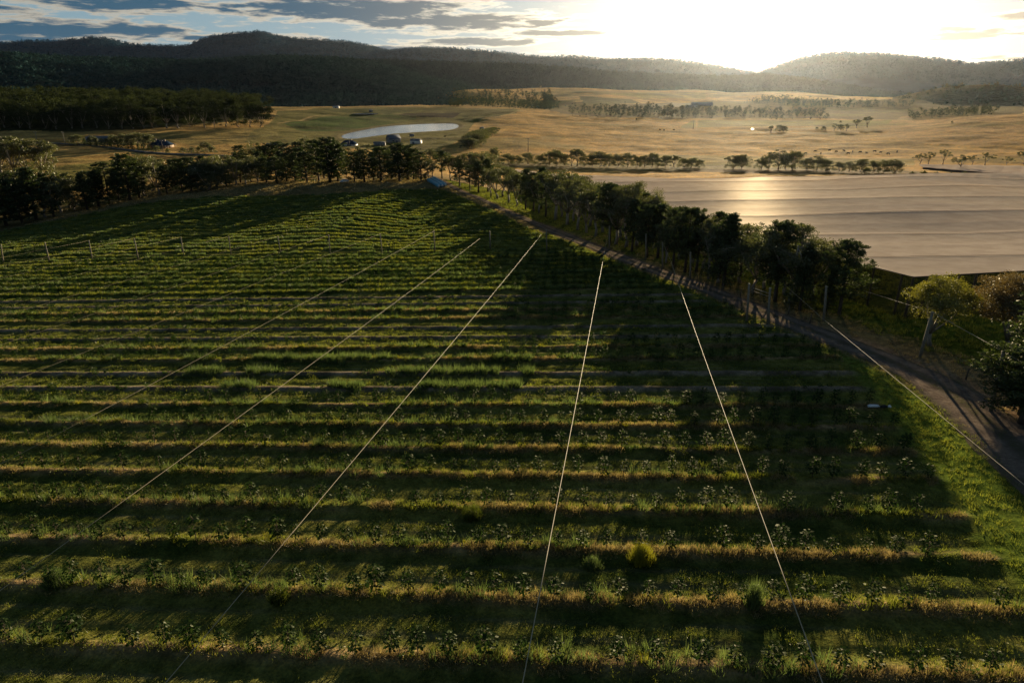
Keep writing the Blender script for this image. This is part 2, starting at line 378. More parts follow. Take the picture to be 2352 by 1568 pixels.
vl = verge*(side < 0)*sstep(RDI, 2.6, 3.6)*(gy < 200)
col = lerp(col, C(.075, .12, .020)*(0.6+.9*nz1[..., None]), vl*.8)
far_top = (gy > 200)*verge*(side < 0)
col = lerp(col, C(.12, .10, .055)*(0.5+nz1[..., None]), far_top*.85)
ny, nx = gx.shape
idx = np.arange(nx*ny).reshape(ny, nx)
fq = np.stack([idx[:-1, :-1], idx[:-1, 1:], idx[1:, 1:], idx[1:, :-1]], -1).reshape(-1, 4)
og = obj('orchard_ground', mesh('orchard_ground', np.stack([gx, gy, gz], -1), fq, M['near'], attr={'cover': col.reshape(-1, 3)}, smooth=True)); tag(og, kind='structure')

# ---------------------------------------------------------------- far land sheet, polar
la = np.radians(np.concatenate([np.arange(-62, -39, .5), np.arange(-39, 39, .075), np.arange(39, 62.1, .5)])); lu = np.exp(np.concatenate([np.linspace(math.log(2), math.log(150), 60), np.linspace(math.log(150), math.log(3800), 640)[1:], np.linspace(math.log(3800), math.log(22000), 30)[1:]]))
A_, D_ = np.meshgrid(la, lu); X = D_*np.sin(A_); Y = D_*np.cos(A_); Z = hz(X, Y)
Z = Z + (fbm(X, Y, 70, 4)-.5)*5.5*sstep(D_, 380, 700)*(1-.6*sstep(D_, 1500, 3000)) + (fbm(X, Y, 260, 3)-.5)*20*sstep(D_, 1700, 2300)*(1-sstep(D_, 3300, 4200)) + (fbm(X, Y, 12, 3)-.5)*.9*sstep(D_, 330, 450)
DAMPX = [(782,313),(800,306),(840,298),(880,291),(930,287),(980,284.5),(1030,283.5),(1048,285),(1055,290),(1048,296),(1020,300.5),(960,304),(900,308),(850,314),(815,319.5),(790,319)]
DAMZ = -66.0
def pix_at(px, py, z): r = ray(px, py); return r*(z/r[2])
DAM = np.array([pix_at(a, b, DAMZ)[:2] for a, b in DAMPX])
dd = segdist(X, Y, [tuple(q) for q in DAM] + [tuple(DAM[0])]); di = inpoly(X, Y, DAM)
dsd = np.where(di, -dd, dd)
Z = np.where(dsd < 60, Z*sstep(dsd, 5, 60) + (DAMZ + np.clip(dsd, -8, 5)*.15)*(1-sstep(dsd, 5, 60)), Z)
pxl, pyl = project(np.stack([X, Y, hz(X, Y)], -1))
wn = (fbm(X, Y, 60, 4)-.5); wn2 = fbm(X, Y, 22, 4); wn3 = fbm(X*.35, Y, 9, 3)
pxw = pxl + wn*9; pyw = pyl + wn*3
gold = lerp(C(.30, .20, .085) + 0*X[..., None], C(.50, .34, .15) + 0*X[..., None], sstep(wn2*.6+wn3*.4, .3, .7))
c2 = gold
def paint(poly, colr, f=1.0, w=True):
    global c2
    m = inpoly(pxw if w else pxl, pyw if w else pyl, poly).astype(float)*f; c2 = lerp(c2, np.asarray(colr)*(0.7+.6*wn2[..., None]), m)
paint([(640,255),(800,248),(1180,249),(1216,254),(1120,272),(1090,280),(1060,320),(1000,350),(760,340),(560,330),(580,300),(620,285)], (.11,.12,.045), .9)
paint([(650,285),(800,262),(900,262),(960,272),(900,284),(800,300),(700,300)], (.05,.09,.02))
paint([(930,259),(1060,259),(1040,272),(905,266)], (.035,.026,.020), 1, False)
paint([(880,250),(960,252),(900,262),(760,258),(740,253)], (.07,.085,.035), .8)
paint([(110,385),(300,360),(380,380),(330,420),(120,440)], (.14,.16,.05), .8)
paint([(300,308),(420,300),(640,290),(640,330),(460,335)], (.19,.17,.075), .7)
for e in [(440,300,70,6),(560,315,60,5),(330,292,60,5),(250,305,50,3)]:
    m = np.exp(-((pxl-e[0])/e[2])**2-((pyl-e[1])/e[3])**2)*sstep(wn3, .42, .6); c2 = lerp(c2, C(.055,.06,.028)+0*c2, m*.9)
paint([(0,275),(620,262),(640,268),(500,285),(300,298),(0,302)], (.035,.04,.02), 1)
paint([(1590,277),(2080,277),(2090,285),(1900,290),(1560,292)], (.12,.15,.035), .8)
paint([(1290,261),(1380,268),(1568,274),(1700,270),(2100,276),(2352,262),(2352,228),(2000,226),(1700,232),(1450,238),(1250,230),(1200,240)], (.075,.07,.035), .85)
paint([(1740,217),(1860,212),(1960,216),(2110,224),(1980,232),(1840,230)], (.50,.36,.18), 1)
paint([(1400,212),(1620,213),(1620,228),(1480,224)], (.34,.28,.10), .9)
paint([(1330,220),(1450,226),(1470,236),(1340,238)], (.08,.09,.04), .9)
paint([(1130,374),(1640,378),(2080,392),(2352,412),(2352,432),(2000,402),(1500,392),(1130,386)], (.10,.08,.055), .9)
paint([(1500,355),(2100,368),(2100,384),(1500,378)], (.12,.14,.045), .6)
paint([(2070,268),(2400,262),(2400,330),(2100,330),(2000,300)], (.33,.22,.13), .7)
c2 = lerp(c2, C(.16,.13,.055)+0*c2, ((pxl > 1180) & (pyl > 285) & (pyl < 350))*sstep(wn3, .55, .72)*.55)
for pl, w in [([(1216,254),(1150,268),(1090,284),(1110,282)], 2.5), ([(640,285),(720,268),(760,262)], 3), ([(1545,325),(1570,318),(1700,322)], 2), ([(1600,276),(1600,300)], 2)]:
    w0 = [tuple(hit(*q)[:2]) for q in pl]; m = np.exp(-(segdist(X, Y, w0)/w)**2); c2 = lerp(c2, C(.45,.34,.20)+0*c2, m*.9)
lane = [tuple(hit(*q)[:2]) for q in [(-60,322),(60,326),(160,331),(240,338),(330,349),(400,354),(480,356),(600,362)]]
m = np.exp(-(segdist(X, Y, lane)/5.0)**4); c2 = lerp(c2, C(.035,.04,.03)+0*c2, m*.95)
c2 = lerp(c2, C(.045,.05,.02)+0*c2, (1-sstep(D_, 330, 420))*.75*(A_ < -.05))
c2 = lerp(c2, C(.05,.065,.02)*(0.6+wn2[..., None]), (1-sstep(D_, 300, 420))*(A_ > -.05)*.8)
c2 = lerp(c2, C(.15,.13,.10)+0*c2, np.exp(-(np.clip(dsd, 0, 99)/9.0)**2)*.8)
c2 = lerp(c2, C(.13, .13, .05)+0*c2, sstep(fbm(X, Y*1.6, 170, 4), .50, .66)*.6*sstep(D_, 380, 600))
c2 = lerp(c2, C(.10, .085, .045)+0*c2, sstep(fbm(X*.5+900, Y*2, 60, 4), .58, .70)*.5*sstep(D_, 500, 700))
c2 = c2*lerp(C(1.,1.,1.)+0*c2, C(1.08,1.0,.85)+0*c2, sstep(pxl, 850, 1250))
cover = c2*np.array([.88, .86, .66])
ny, nx = X.shape; idx = np.arange(nx*ny).reshape(ny, nx)
hole = ((X > PX0+1) & (X < PX1-1) & (Y > PY0+1) & (Y < PY1-1))
fq = np.stack([idx[:-1, :-1], idx[:-1, 1:], idx[1:, 1:], idx[1:, :-1]], -1).reshape(-1, 4)
keep = ~hole.ravel()[fq].all(1)
# the sheet dips just inside the rim of the fine grid
Zs = Z - .25*hole
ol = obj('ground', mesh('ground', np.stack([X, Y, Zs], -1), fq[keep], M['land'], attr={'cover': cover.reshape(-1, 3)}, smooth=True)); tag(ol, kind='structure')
# lane
def strip(name, pts, width, mat, up, seg=6, wob=.0, zf=hz, bottom=0):
    pts = np.asarray(pts, float); d = np.r_[0, np.cumsum(np.hypot(*np.diff(pts, axis=0).T))]
    n = max(8, int(d[-1]/seg)); u = np.linspace(0, d[-1], n); c = np.c_[np.interp(u, d, pts[:, 0]), np.interp(u, d, pts[:, 1])]
    for _ in range(6): c[1:-1] = (c[:-2]+2*c[1:-1]+c[2:])/4
    tg = np.gradient(c, axis=0); tg /= np.linalg.norm(tg, axis=1)[:, None]; nrm = np.c_[-tg[:, 1], tg[:, 0]]
    wd = np.interp(u, d, width) if np.ndim(width) else np.full(n, width); V = []; m = 9
    for j in range(m):
        f = j/(m-1)-.5; ww = wd*(1 + wob*(fbm(u, u*0+j*(j in (0, m-1))*5, 5, 3)-.5)); q = c + nrm*(f*ww)[:, None]
        zz = zf(q[:, 0], q[:, 1]) + up*(1 - 1.6*(abs(f) > .45)) + (0 if wob == 0 else (fbm(q[:, 0], q[:, 1], 1.2, 3)-.5)*.16 - .07*(abs(abs(f)-.25) < .13)); V.append(np.c_[q, zz])
    V = np.stack(V, 1); idx = np.arange(n*m).reshape(n, m)
    fq = np.stack([idx[:-1, 1:], idx[:-1, :-1], idx[1:, :-1], idx[1:, 1:]], -1).reshape(-1, 4)
    ac = np.tile(np.linspace(0, 1, m), n); return mesh(name, V, fq, mat, smooth=True, attr={'across': np.c_[ac, ac, ac]})
def dirt(name, c1, c2_, c3):
    m, g = new_mat(name); t = g.n('ShaderNodeNewGeometry').outputs['Position']
    n = g.noise(t, .6, 6, .65); n2 = g.noise(t, 2.2, 7, .8); c = g.mix(g.ss(n, .35, .62), c1, c2_); c = g.mix(g.ss(n2, .45, .7), c, c3)
    ac = g.n('ShaderNodeAttribute', attribute_name='across'); sp_ = g.n('ShaderNodeSeparateColor'); g.nt.links.new(ac.outputs[0], sp_.inputs[0])
    off = g.m('ABSOLUTE', g.m('SUBTRACT', g.m('ADD', sp_.outputs[0], g.m('MULTIPLY', g.m('SUBTRACT', n, .5), .12)), .5))
    rut = g.m('MULTIPLY', g.ss(off, .10, .20), g.m('SUBTRACT', 1.0, g.ss(off, .28, .38)))
    grassy = g.m('MULTIPLY', g.m('MAXIMUM', g.m('SUBTRACT', 1.0, g.ss(off, .05, .14)), g.ss(off, .36, .46)), g.ss(n2, .42, .6))
    c = g.mix(g.m('MULTIPLY', rut, .5), c, g.mix(1, c, (1.5, 1.45, 1.4), 'MULTIPLY')); c = g.mix(g.m('MULTIPLY', grassy, .8), c, (.06, .065, .025))
    out(g, bsdf(g, c, .95, n2, .9, .08, .1)); return m
M['dirt'] = dirt('track_dirt', (.085, .066, .054), (.13, .105, .085), (.19, .155, .125))
M['tar'] = dirt('lane_tar', (.06, .065, .075), (.09, .095, .105), (.12, .12, .125))
rw = [3.6, 3.6, 3.8, 4, 4, 4, 4, 4, 4.2, 4.4, 4.4, 4.4, 4.6, 5, 5.6, 6.4, 6.8, 6.8, 6.8, 6.8]
def road_z(x, y): return hz(x, y) + .10
tag(obj('dirt_road', strip('dirt_road', ROAD[::-1], rw[::-1], M['dirt'], .10, .45, .35, road_z)), kind='structure')
tag(obj('lane', strip('lane', lane, 6.0, M['tar'], .5, 6)), kind='structure')
# water
def water(name, poly, z, ro=.06):
    m, g = new_mat(name+'_water'); t = g.n('ShaderNodeNewGeometry').outputs['Position']
    n = g.noise(t, .5, 4, .6)
    b = bsdf(g, (.22, .25, .28), ro, n, .03, .3, .8); out(g, b)
    c = poly.mean(0); n_ = len(poly); P = poly
    for _ in range(2):
        Q = np.empty((len(P)*2, 2)); nxt = np.roll(P, -1, 0); Q[0::2] = P*.75+nxt*.25; Q[1::2] = P*.25+nxt*.75; P = Q
    V = np.r_[np.c_[P, np.full(len(P), z)], [[*c, z]]]; k = len(P)
    f = np.array([(i, (i+1) % k, k) for i in range(k)]); f = f if np.cross(P[1]-P[0], c-P[0]) > 0 else f[:, ::-1]
    return tag(obj(name, mesh(name, V, f, m)), kind='structure')
water('dam_water', DAM, DAMZ+.05)
w2 = np.array([pix_at(a, b, float(hit(825, 262)[2])+.6)[:2] for a, b in [(808,261.2),(835,260.2),(868,260.6),(870,262.6),(835,263.4),(812,263)]]); water('pond_water', w2, float(hit(825, 262)[2])+.6)
for a, b, w in [(1728,296.5,3)]:
    z0 = float(hit(a, b)[2])+.8; q = np.array([pix_at(a+dx, b+dy, z0)[:2] for dx, dy in [(-w,0),(0,-1.3),(w,-.4),(w,.8),(0,1.3)]]); water('pond_water', q, z0, .5)

# ---------------------------------------------------------------- hills
def hillmat(name, c1, c2_, sc):
    m, g = new_mat(name); t = g.n('ShaderNodeNewGeometry').outputs['Position']
    n = g.noise(t, sc, 8, .7); n2 = g.noise(t, sc*8, 4, .7)
    out(g, bsdf(g, g.mix(g.ss(g.m('ADD', g.m('MULTIPLY', n, .6), g.m('MULTIPLY', n2, .4)), .38, .62), c1, c2_), .95, n2, 1.0, 25, .05)); return m
M['hill'] = hillmat('forest_hill', (.006, .018, .022), (.022, .038, .038), .004)  # dark forest tone with bluish haze tint mixed into the slope colour
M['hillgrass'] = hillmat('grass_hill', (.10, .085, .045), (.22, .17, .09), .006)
M['mount'] = hillmat('far_mountain', (.010, .036, .056), (.022, .058, .086), .0012)  # slope colour itself carries the blue of the haze before it
RID = {}
def ridge(name, crest, dc, df, mat, foot=-85, back=1.35, gul=.0, nv=46, stepx=3):
    cr = np.array(crest, float); x = np.arange(cr[0, 0], cr[-1, 0]+.1, stepx); y = np.interp(x, cr[:, 0], cr[:, 1])
    for _ in range(3): y[1:-1] = (y[:-2]+2*y[1:-1]+y[2:])/4
    r = ray(x, y); h = np.hypot(r[:, 0], r[:, 1]); ux, uy, sl = r[:, 0]/h, r[:, 1]/h, r[:, 2]/h
    dcv = dc*(1 + .10*(fbm(x, x*0+dc, 160, 3)-.5)); dfv = df*(1 + .06*(fbm(x, x*0+dc*2, 120, 3)-.5)) if np.ndim(df) == 0 else np.interp(x, *df)
    zc = sl*dcv; V = []
    for k in range(nv):
        v = k/(nv-1)
        if v <= .8:
            w = v/.8; d = dfv + (dcv-dfv)*w; s = .35*w + .65*(w*w*(3-2*w))
            X_, Y_ = ux*d, uy*d
            nse = (fbm(X_, Y_, dc*.075, 4)-.5)*gul*(1-w)*min(1, w*5)
            lim = sl*d - 1.5 - (1-w)*8                      # keeps the slope below the line of sight to the crest
            z = np.minimum(foot + (zc-foot)*(s + nse), np.where(w < 1, lim, zc)); z = np.maximum(z, foot) if w < .05 else z
        else:
            w = (v-.8)/.2; d = dcv*(1 + (back-1)*w); z = zc + (foot-zc)*(w*w*(3-2*w))
        V.append(np.c_[ux*d, uy*d, z])
    V = np.stack(V, 0); n = len(x); idx = np.arange(nv*n).reshape(nv, n)
    fq = np.stack([idx[:-1, :-1], idx[:-1, 1:], idx[1:, 1:], idx[1:, :-1]], -1).reshape(-1, 4)
    o = obj(name, mesh(name, V, fq, mat, smooth=True)); tag(o, kind='structure'); RID[o.name] = V[:int(nv*.8)+2]; return o
hA = ridge('mountain', [(-420,120),(-200,105),(0,101),(60,96),(130,96),(165,92),(215,88),(250,90),(275,97),(300,103),(360,107),(430,106),(460,92),(500,82),(550,77),(575,77),(592,72),(605,76),(660,88),(700,91),(760,95),(800,97),(850,107),(890,118),(960,140),(1100,170)], 9000, 5200, M['mount'], gul=.5)
hB = ridge('mountain', [(780,160),(850,125),(880,118),(950,113),(1030,112),(1130,120),(1230,132),(1290,140),(1400,165),(1600,190)], 7600, 5000, M['mount'], gul=.5)
hC = ridge('mountain', [(1130,165),(1250,135),(1300,132),(1400,139),(1500,138),(1560,141),(1620,150),(1700,165),(1790,180),(1900,195)], 6800, 4600, M['mount'], gul=.4)
hD = ridge('mountain', [(1640,195),(1740,172),(1800,150),(1860,132),(1920,124),(1990,126),(2060,130),(2120,137),(2200,145),(2260,160),(2352,190),(2480,200)], 6200, 4300, M['mount'], gul=.4)
hE = ridge('mountain', [(2100,190),(2230,151),(2300,145),(2352,140),(2500,130),(2800,140)], 7000, 4800, M['mount'], gul=.4)
hF = ridge('mountain', [(1700,200),(1850,160),(1960,146),(2010,142),(2080,148),(2160,165),(2280,190),(2400,204)], 5200, 3900, M['mount'], gul=.4)
hG = ridge('hill', [(760,170),(830,143),(900,145),(1000,148),(1100,150),(1200,153),(1300,160),(1400,170),(1500,176),(1600,180),(1700,180),(1760,177),(1830,185),(1950,202),(2020,214),(2100,222)], 4300, 3250, M['hill'], gul=.4)
hH = ridge('hill', [(-420,120),(-200,126),(0,129),(60,134),(130,138),(200,141),(300,143),(400,147),(500,145),(560,140),(640,136),(720,138),(800,142),(850,150),(900,160),(950,176),(1000,188),(1060,197),(1150,222),(1230,245),(1300,262)], 3300, 1800, M['hill'], gul=.7)
hI = ridge('hill', [(2050,225),(2110,212),(2170,200),(2250,195),(2300,196),(2352,200),(2500,206),(2800,215)], 2700, 2100, M['hillgrass'], gul=.4)

# ---------------------------------------------------------------- mass vegetation (numpy-built)
def ico():
    t = (1+5**.5)/2
    v = np.array([(-1,t,0),(1,t,0),(-1,-t,0),(1,-t,0),(0,-1,t),(0,1,t),(0,-1,-t),(0,1,-t),(t,0,-1),(t,0,1),(-t,0,-1),(-t,0,1)], float)
    v /= np.linalg.norm(v[0])
    f = np.array([(0,11,5),(0,5,1),(0,1,7),(0,7,10),(0,10,11),(1,5,9),(5,11,4),(11,10,2),(10,7,6),(7,1,8),(3,9,4),(3,4,2),(3,2,6),(3,6,8),(3,8,9),(4,9,5),(2,4,11),(6,2,10),(8,6,7),(9,8,1)])
    return v, f
def leafcards(C0, size, n_per, rad, flat=1.0, up=.0):
    """n_per small triangles spread in a ball of radius rad round each centre"""
    Nn = len(C0); rad = np.broadcast_to(rad, (Nn,)); size = np.broadcast_to(size, (Nn,))
    dirv = rng.normal(size=(Nn, n_per, 3)); dirv /= np.linalg.norm(dirv, axis=2)[..., None]
    rr = rng.random((Nn, n_per, 1))**.45; p = dirv*rr*rad[:, None, None]; p[..., 2] *= flat; p = C0[:, None, :] + p
    a = rng.normal(size=p.shape); a /= np.linalg.norm(a, axis=2)[..., None]; b = rng.normal(size=p.shape); b -= (b*a).sum(2)[..., None]*a; b /= np.linalg.norm(b, axis=2)[..., None]
    a[..., 2] = a[..., 2]*(1-up) + up*.6
    s = (size[:, None]*rng.uniform(.6, 1.3, (Nn, n_per)))[..., None]
    V = np.stack([p - a*s*.5 - b*s*.35, p - a*s*.4 + b*s*.35, p + a*s*.6], 2).reshape(-1, 3)
    f = np.arange(len(V)).reshape(-1, 3)
    tint = np.repeat((rng.random((Nn, n_per))*.45 + .55*rng.random((Nn, 1))**1.5).reshape(-1), 3)
    return V, f, np.c_[tint, tint, tint]
def forest_on(name, V, n, size, label, hsz=1.3, nper=26, mat='hill_wood', ok=None, lo=.0):
    m, k, _ = V.shape; i = rng.uniform(0, m-1.01, n*2); j = rng.uniform(0, k-1.01, n*2); i0 = i.astype(int); j0 = j.astype(int); fi = (i-i0)[:, None]; fj = (j-j0)[:, None]
    P = (V[i0, j0]*(1-fi)+V[i0+1, j0]*fi)*(1-fj) + (V[i0, j0+1]*(1-fi)+V[i0+1, j0+1]*fi)*fj
    x, y = project(P); keep = (x > -150) & (x < 2500)
    if ok is not None: keep &= ok(x, y, P)
    P = P[keep][:n]; sz = size*rng.uniform(.6, 1.4, len(P)); P = P.copy(); P[:, 2] += sz*.45
    Vv, f, t = leafcards(P, sz*.38, nper, sz*.55, hsz)
    o = obj(name, mesh(name, Vv, f, M[mat], attr={'tint': t})); tag(o, label, 'forest', kind='stuff'); return o
def clearing(x, y, P):
    c = ((x-510)/130)**2 + ((y-199)/11)**2
    return ~((c < 1) & (rng.random(len(x)) > .12))
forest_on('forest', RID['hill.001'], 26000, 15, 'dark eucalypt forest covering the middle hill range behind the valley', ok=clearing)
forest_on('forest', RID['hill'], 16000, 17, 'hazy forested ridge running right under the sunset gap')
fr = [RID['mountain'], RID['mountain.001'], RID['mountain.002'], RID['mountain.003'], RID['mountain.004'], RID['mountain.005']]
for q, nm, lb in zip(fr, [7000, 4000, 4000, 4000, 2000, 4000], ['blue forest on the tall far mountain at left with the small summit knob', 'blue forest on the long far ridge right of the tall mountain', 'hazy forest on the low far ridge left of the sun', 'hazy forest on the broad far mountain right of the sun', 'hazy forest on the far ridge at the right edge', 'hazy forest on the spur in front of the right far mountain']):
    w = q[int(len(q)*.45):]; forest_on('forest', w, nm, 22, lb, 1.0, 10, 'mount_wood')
forest_on('scrub', RID['hill.002'], 260, 9, 'scattered dark bushes on the grassy hill at right edge', 1.0, 26, 'wood_far')
def wood_patch(name, poly, n, hgt, label, mat='wood_far', nper=150, cl=1.0):
    pp=poly
    poly = np.array([hit(*q)[:2] for q in poly]); lo = poly.min(0); hi = poly.max(0); P = rng.uniform(lo, hi, (n*6, 2)); P = P[inpoly(P[:, 0], P[:, 1], poly)][:n]
    z = hz(P[:, 0], P[:, 1]); H = hgt*rng.uniform(.5, 1.3, len(P)); Cn = []; R = []
    for q in range(7):
        a = rng.uniform(0, 6.28, len(P)); rr = H*.17*rng.uniform(.3, 1.1, len(P)); Cn.append(np.c_[P[:, 0]+np.cos(a)*rr, P[:, 1]+np.sin(a)*rr, z + H*rng.uniform((.42 if q < 5 else .06), (.9 if q < 5 else .4), len(P))]); R.append(H*rng.uniform(.11, .19, len(P)))
    Cn = np.concatenate(Cn); R = np.concatenate(R); V, f, t = leafcards(Cn, R*.42, nper//5, R, .85)
    o = obj(name, mesh(name, V, f, M[mat], attr={'tint': t})); return tag(o, label, 'wood', kind='stuff')
wood_patch('forest', [(-250,240),(0,239),(250,239),(430,243),(520,249),(600,256),(625,266),(560,276),(420,282),(300,290),(150,294),(0,296),(-250,300)], 2000, 29, 'dense dark gum forest beyond the left paddocks with pale trunks at its edge', nper=220)
wood_patch('forest', [(1310,268),(1400,272),(1568,274),(1700,272),(1760,276),(1900,276),(1900,262),(1760,258),(1600,254),(1420,252),(1300,256)], 420, 15, 'line of hazy trees along the low valley behind the golden paddock')
wood_patch('forest', [(1030,245),(1200,251),(1290,254),(1260,222),(1190,214),(1040,214)], 500, 16, 'dark scrub wood on the slope below the small golden hilltop paddock')
wood_patch('forest', [(1760,226),(1850,232),(2000,238),(2100,242),(2090,248),(1900,250),(1700,240)], 300, 14, 'hazy trees below the bright pale paddock near the sun')
wood_patch('forest', [(2080,270),(2180,262),(2290,258),(2290,264),(2180,270),(2090,277)], 110, 13, 'hazy trees behind the crest of the right golden hill')
wood_patch('forest', [(1246,222),(1262,222),(1280,246),(1250,248)], 60, 22, 'narrow dark shelter belt climbing the golden hill paddock')
wood_patch('forest', [(1450,205),(1700,206),(1740,214),(1440,212)], 200, 15, 'far row of hazy trees along the top of the pale paddocks')

# ---------------------------------------------------------------- single trees
def tube(pts, rad, n=6):
    pts = np.asarray(pts, float); V = []; F_ = []; k = len(pts)
    for i in range(k):
        d = pts[min(i+1, k-1)] - pts[max(i-1, 0)]; d /= np.linalg.norm(d)+1e-9
        u = np.cross(d, (0, 0, 1) if abs(d[2]) < .9 else (1, 0, 0)); u /= np.linalg.norm(u); w = np.cross(d, u)
        for j in range(n): a = 2*math.pi*j/n; V.append(pts[i] + (u*math.cos(a)+w*math.sin(a))*rad[i])
    for i in range(k-1):
        for j in range(n): F_.append((i*n+j, i*n+(j+1) % n, (i+1)*n+(j+1) % n, (i+1)*n+j))
    V.append(pts[0]); V.append(pts[-1]); T = []
    for j in range(n): T.append((len(V)-2, (j+1) % n, j)); T.append((len(V)-1, (k-1)*n+j, (k-1)*n+(j+1) % n))
    return np.array(V), np.array(F_), np.array(T)
class MB:
    def __init__(s): s.V = []; s.Q = []; s.T = []; s.n = 0; s.mq = []; s.mt = []
    def add(s, V, Q=None, T=None, m=0):
        s.V.append(np.asarray(V, float).reshape(-1, 3))
        if Q is not None and len(Q): s.Q.append(np.asarray(Q)+s.n); s.mq += [m]*len(Q)
        if T is not None and len(T): s.T.append(np.asarray(T)+s.n); s.mt += [m]*len(T)
        s.n += len(s.V[-1]); return s
    def tube(s, pts, rad, n=6, m=0): v, q, t = tube(pts, rad, n); return s.add(v, q, t, m)
    def box(s, c, d, rz=0, m=0, bev=0):
        x, y, z = np.array(d)/2.; v = np.array([(-x,-y,-z),(x,-y,-z),(x,y,-z),(-x,y,-z),(-x,-y,z),(x,-y,z),(x,y,z),(-x,y,z)])
        ca_, sa_ = math.cos(rz), math.sin(rz); v = v @ np.array([(ca_, sa_, 0), (-sa_, ca_, 0), (0, 0, 1)]) + c
        return s.add(v, [(0,3,2,1),(4,5,6,7),(0,1,5,4),(1,2,6,5),(2,3,7,6),(3,0,4,7)], m=m)
    def mesh(s, name, mats, smooth=False, tint=None):
        fs = []; mi = []
        if s.Q: fs.append(np.concatenate(s.Q)); mi += s.mq
        if s.T: fs.append(np.concatenate(s.T)); mi += s.mt
        V = np.concatenate(s.V); return mesh(name, V, fs, mats, mi, {'tint': tint} if tint is not None else None, smooth=smooth)
def pine_mesh(seed, prof, nb=60, leaf=.020, per=11, lean=0.):
    global rng; keep = rng; rng = np.random.default_rng(seed); b = MB(); Cn = []; R = []
    hs = np.linspace(0, .95, 9); ph = rng.uniform(0, 6.28); tx = np.sin(hs*3+ph)*.012+lean*hs; ty = np.cos(hs*2.3+ph)*.012
    b.tube(np.c_[tx, ty, hs], .022*(1-hs*.92)+.002, 7)
    for i in range(nb):
        z = prof['z0'] + (1-prof['z0'])*.97*((i+.5)/nb)**.85; w = (z-prof['z0'])/(1-prof['z0'])
        L_ = prof['w']*np.interp(w, [0, .15, .4, .7, .9, 1], prof['p'])*rng.uniform(.45, 1.2); a = i*2.4+rng.uniform(-.5, .5)
        bx, by = np.interp(z, hs, tx), np.interp(z, hs, ty); rise = L_*rng.uniform(.05, .5) + .02*w
        e = np.array([bx+math.cos(a)*L_, by+math.sin(a)*L_, min(z+rise, .985)]); s0 = np.array([bx, by, z])
        mid = (s0+e)/2 + (0, 0, -.08*L_)
        if i % 2 == 0 or w < .3: b.tube([s0, mid, e], [.006*(1-w*.6), .004, .0015], 4)
        for q in range(4):
            f = .35+.65*(q+rng.random()*.8)/4; c = (s0*(1-f)+e*f if f < .5 else mid*(1-(f-.5)*2)+e*(f-.5)*2) + rng.normal(size=3)*.012; Cn.append(c); R.append((.045+.022*rng.random())*(1.1-.4*f)*(1-.35*w))
    Cn = np.array(Cn); R = np.array(R)*1.2; V, f, t = leafcards(Cn, leaf*1.3, int(per*2.3), R, .6, .35)
    # upright tips
    tr = b.mesh('trunk', M['barkp'], True); cr = mesh('crown', V, f, M['pine'], attr={'tint': t}); rng = keep; return tr, cr
def gum_mesh(seed, wid=.34, z0=.35, ncl=30, leaf=.017, per=90, mat='gum', dense=1.0, top=.92):
    global rng; keep = rng; rng = np.random.default_rng(seed); b = MB(); Cn = []; R = []
    fork = z0*rng.uniform(.55, .8); p = [np.array([0, 0, 0.]), np.array([rng.normal()*.01, rng.normal()*.01, fork*.5]), np.array([rng.normal()*.02, rng.normal()*.02, fork])]
    b.tube(p, [.026, .021, .018], 7); nl = rng.integers(4, 7)
    for i in range(nl):
        a = i*6.283/nl + rng.uniform(-.4, .4); r_ = wid*rng.uniform(.35, .85) if i else .05; h_ = rng.uniform(.62, .84) if i else .88
        e = np.array([math.cos(a)*r_, math.sin(a)*r_, h_]); m = p[2]*.45+e*.55+np.array([0, 0, -.05]) + rng.normal(size=3)*.015; b.tube([p[2], m, e], [.012, .008, .004], 5)
        for q in range(int(ncl/nl)):
            f = rng.uniform(.35, 1.0); s0 = m*(1-f)+e*f; a2 = rng.uniform(0, 6.28); rr = wid*rng.uniform(.08, .48)
            c = s0 + np.array([math.cos(a2)*rr, math.sin(a2)*rr, rng.uniform(-.06, .13)]); hr = np.hypot(c[0], c[1])
            if hr > wid: c[:2] *= wid/hr
            lim = top - .28*(hr/wid)**2*.8; c[2] = min(c[2], lim); c[2] = max(c[2], z0 + .04)
            b.tube([s0, (s0+c)/2+np.array([0, 0, .01]), c], [.0045, .003, .0015], 4); Cn.append(c); R.append(rng.uniform(.05, .095)*dense)
    if dense > 1.18:
        for q in range(26):
            a2 = q*2.4; rr = wid*rng.uniform(.45, .92); Cn.append((math.cos(a2)*rr, math.sin(a2)*rr, rng.uniform(.12, .5))); R.append(rng.uniform(.07, .11))
    Cn = np.array(Cn); R = np.array(R)*(1.22 if dense > 1.1 else 1.02); V, f, t = leafcards(Cn, leaf*1.25, int(per*(1.7 if dense > 1.1 else 1.25)), R, .8, -.2)
    tr = b.mesh('trunk', M['barkg'], True); cr = mesh('crown', V, f, M[mat], attr={'tint': t}); rng = keep; return tr, cr
PP = {'full': dict(z0=.06, w=0.36, p=[.75, 1, .95, .75, .5, .22]), 'cone': dict(z0=.08, w=0.28, p=[.9, 1, .85, .55, .3, .08]), 'column': dict(z0=.09, w=0.235, p=[.8, 1, 1, .9, .7, .35]), 'high': dict(z0=.22, w=0.31, p=[.6, .9, 1, .9, .6, .3])}
PINES = [('full', pine_mesh(1, PP['full'], 76)), ('cone', pine_mesh(2, PP['cone'], 72)), ('column', pine_mesh(3, PP['column'], 66)), ('high', pine_mesh(4, PP['high'], 60, lean=.03)), ('full', pine_mesh(5, PP['full'], 70)), ('column', pine_mesh(6, PP['column'], 72)), ('cone', pine_mesh(7, PP['cone'], 80))]
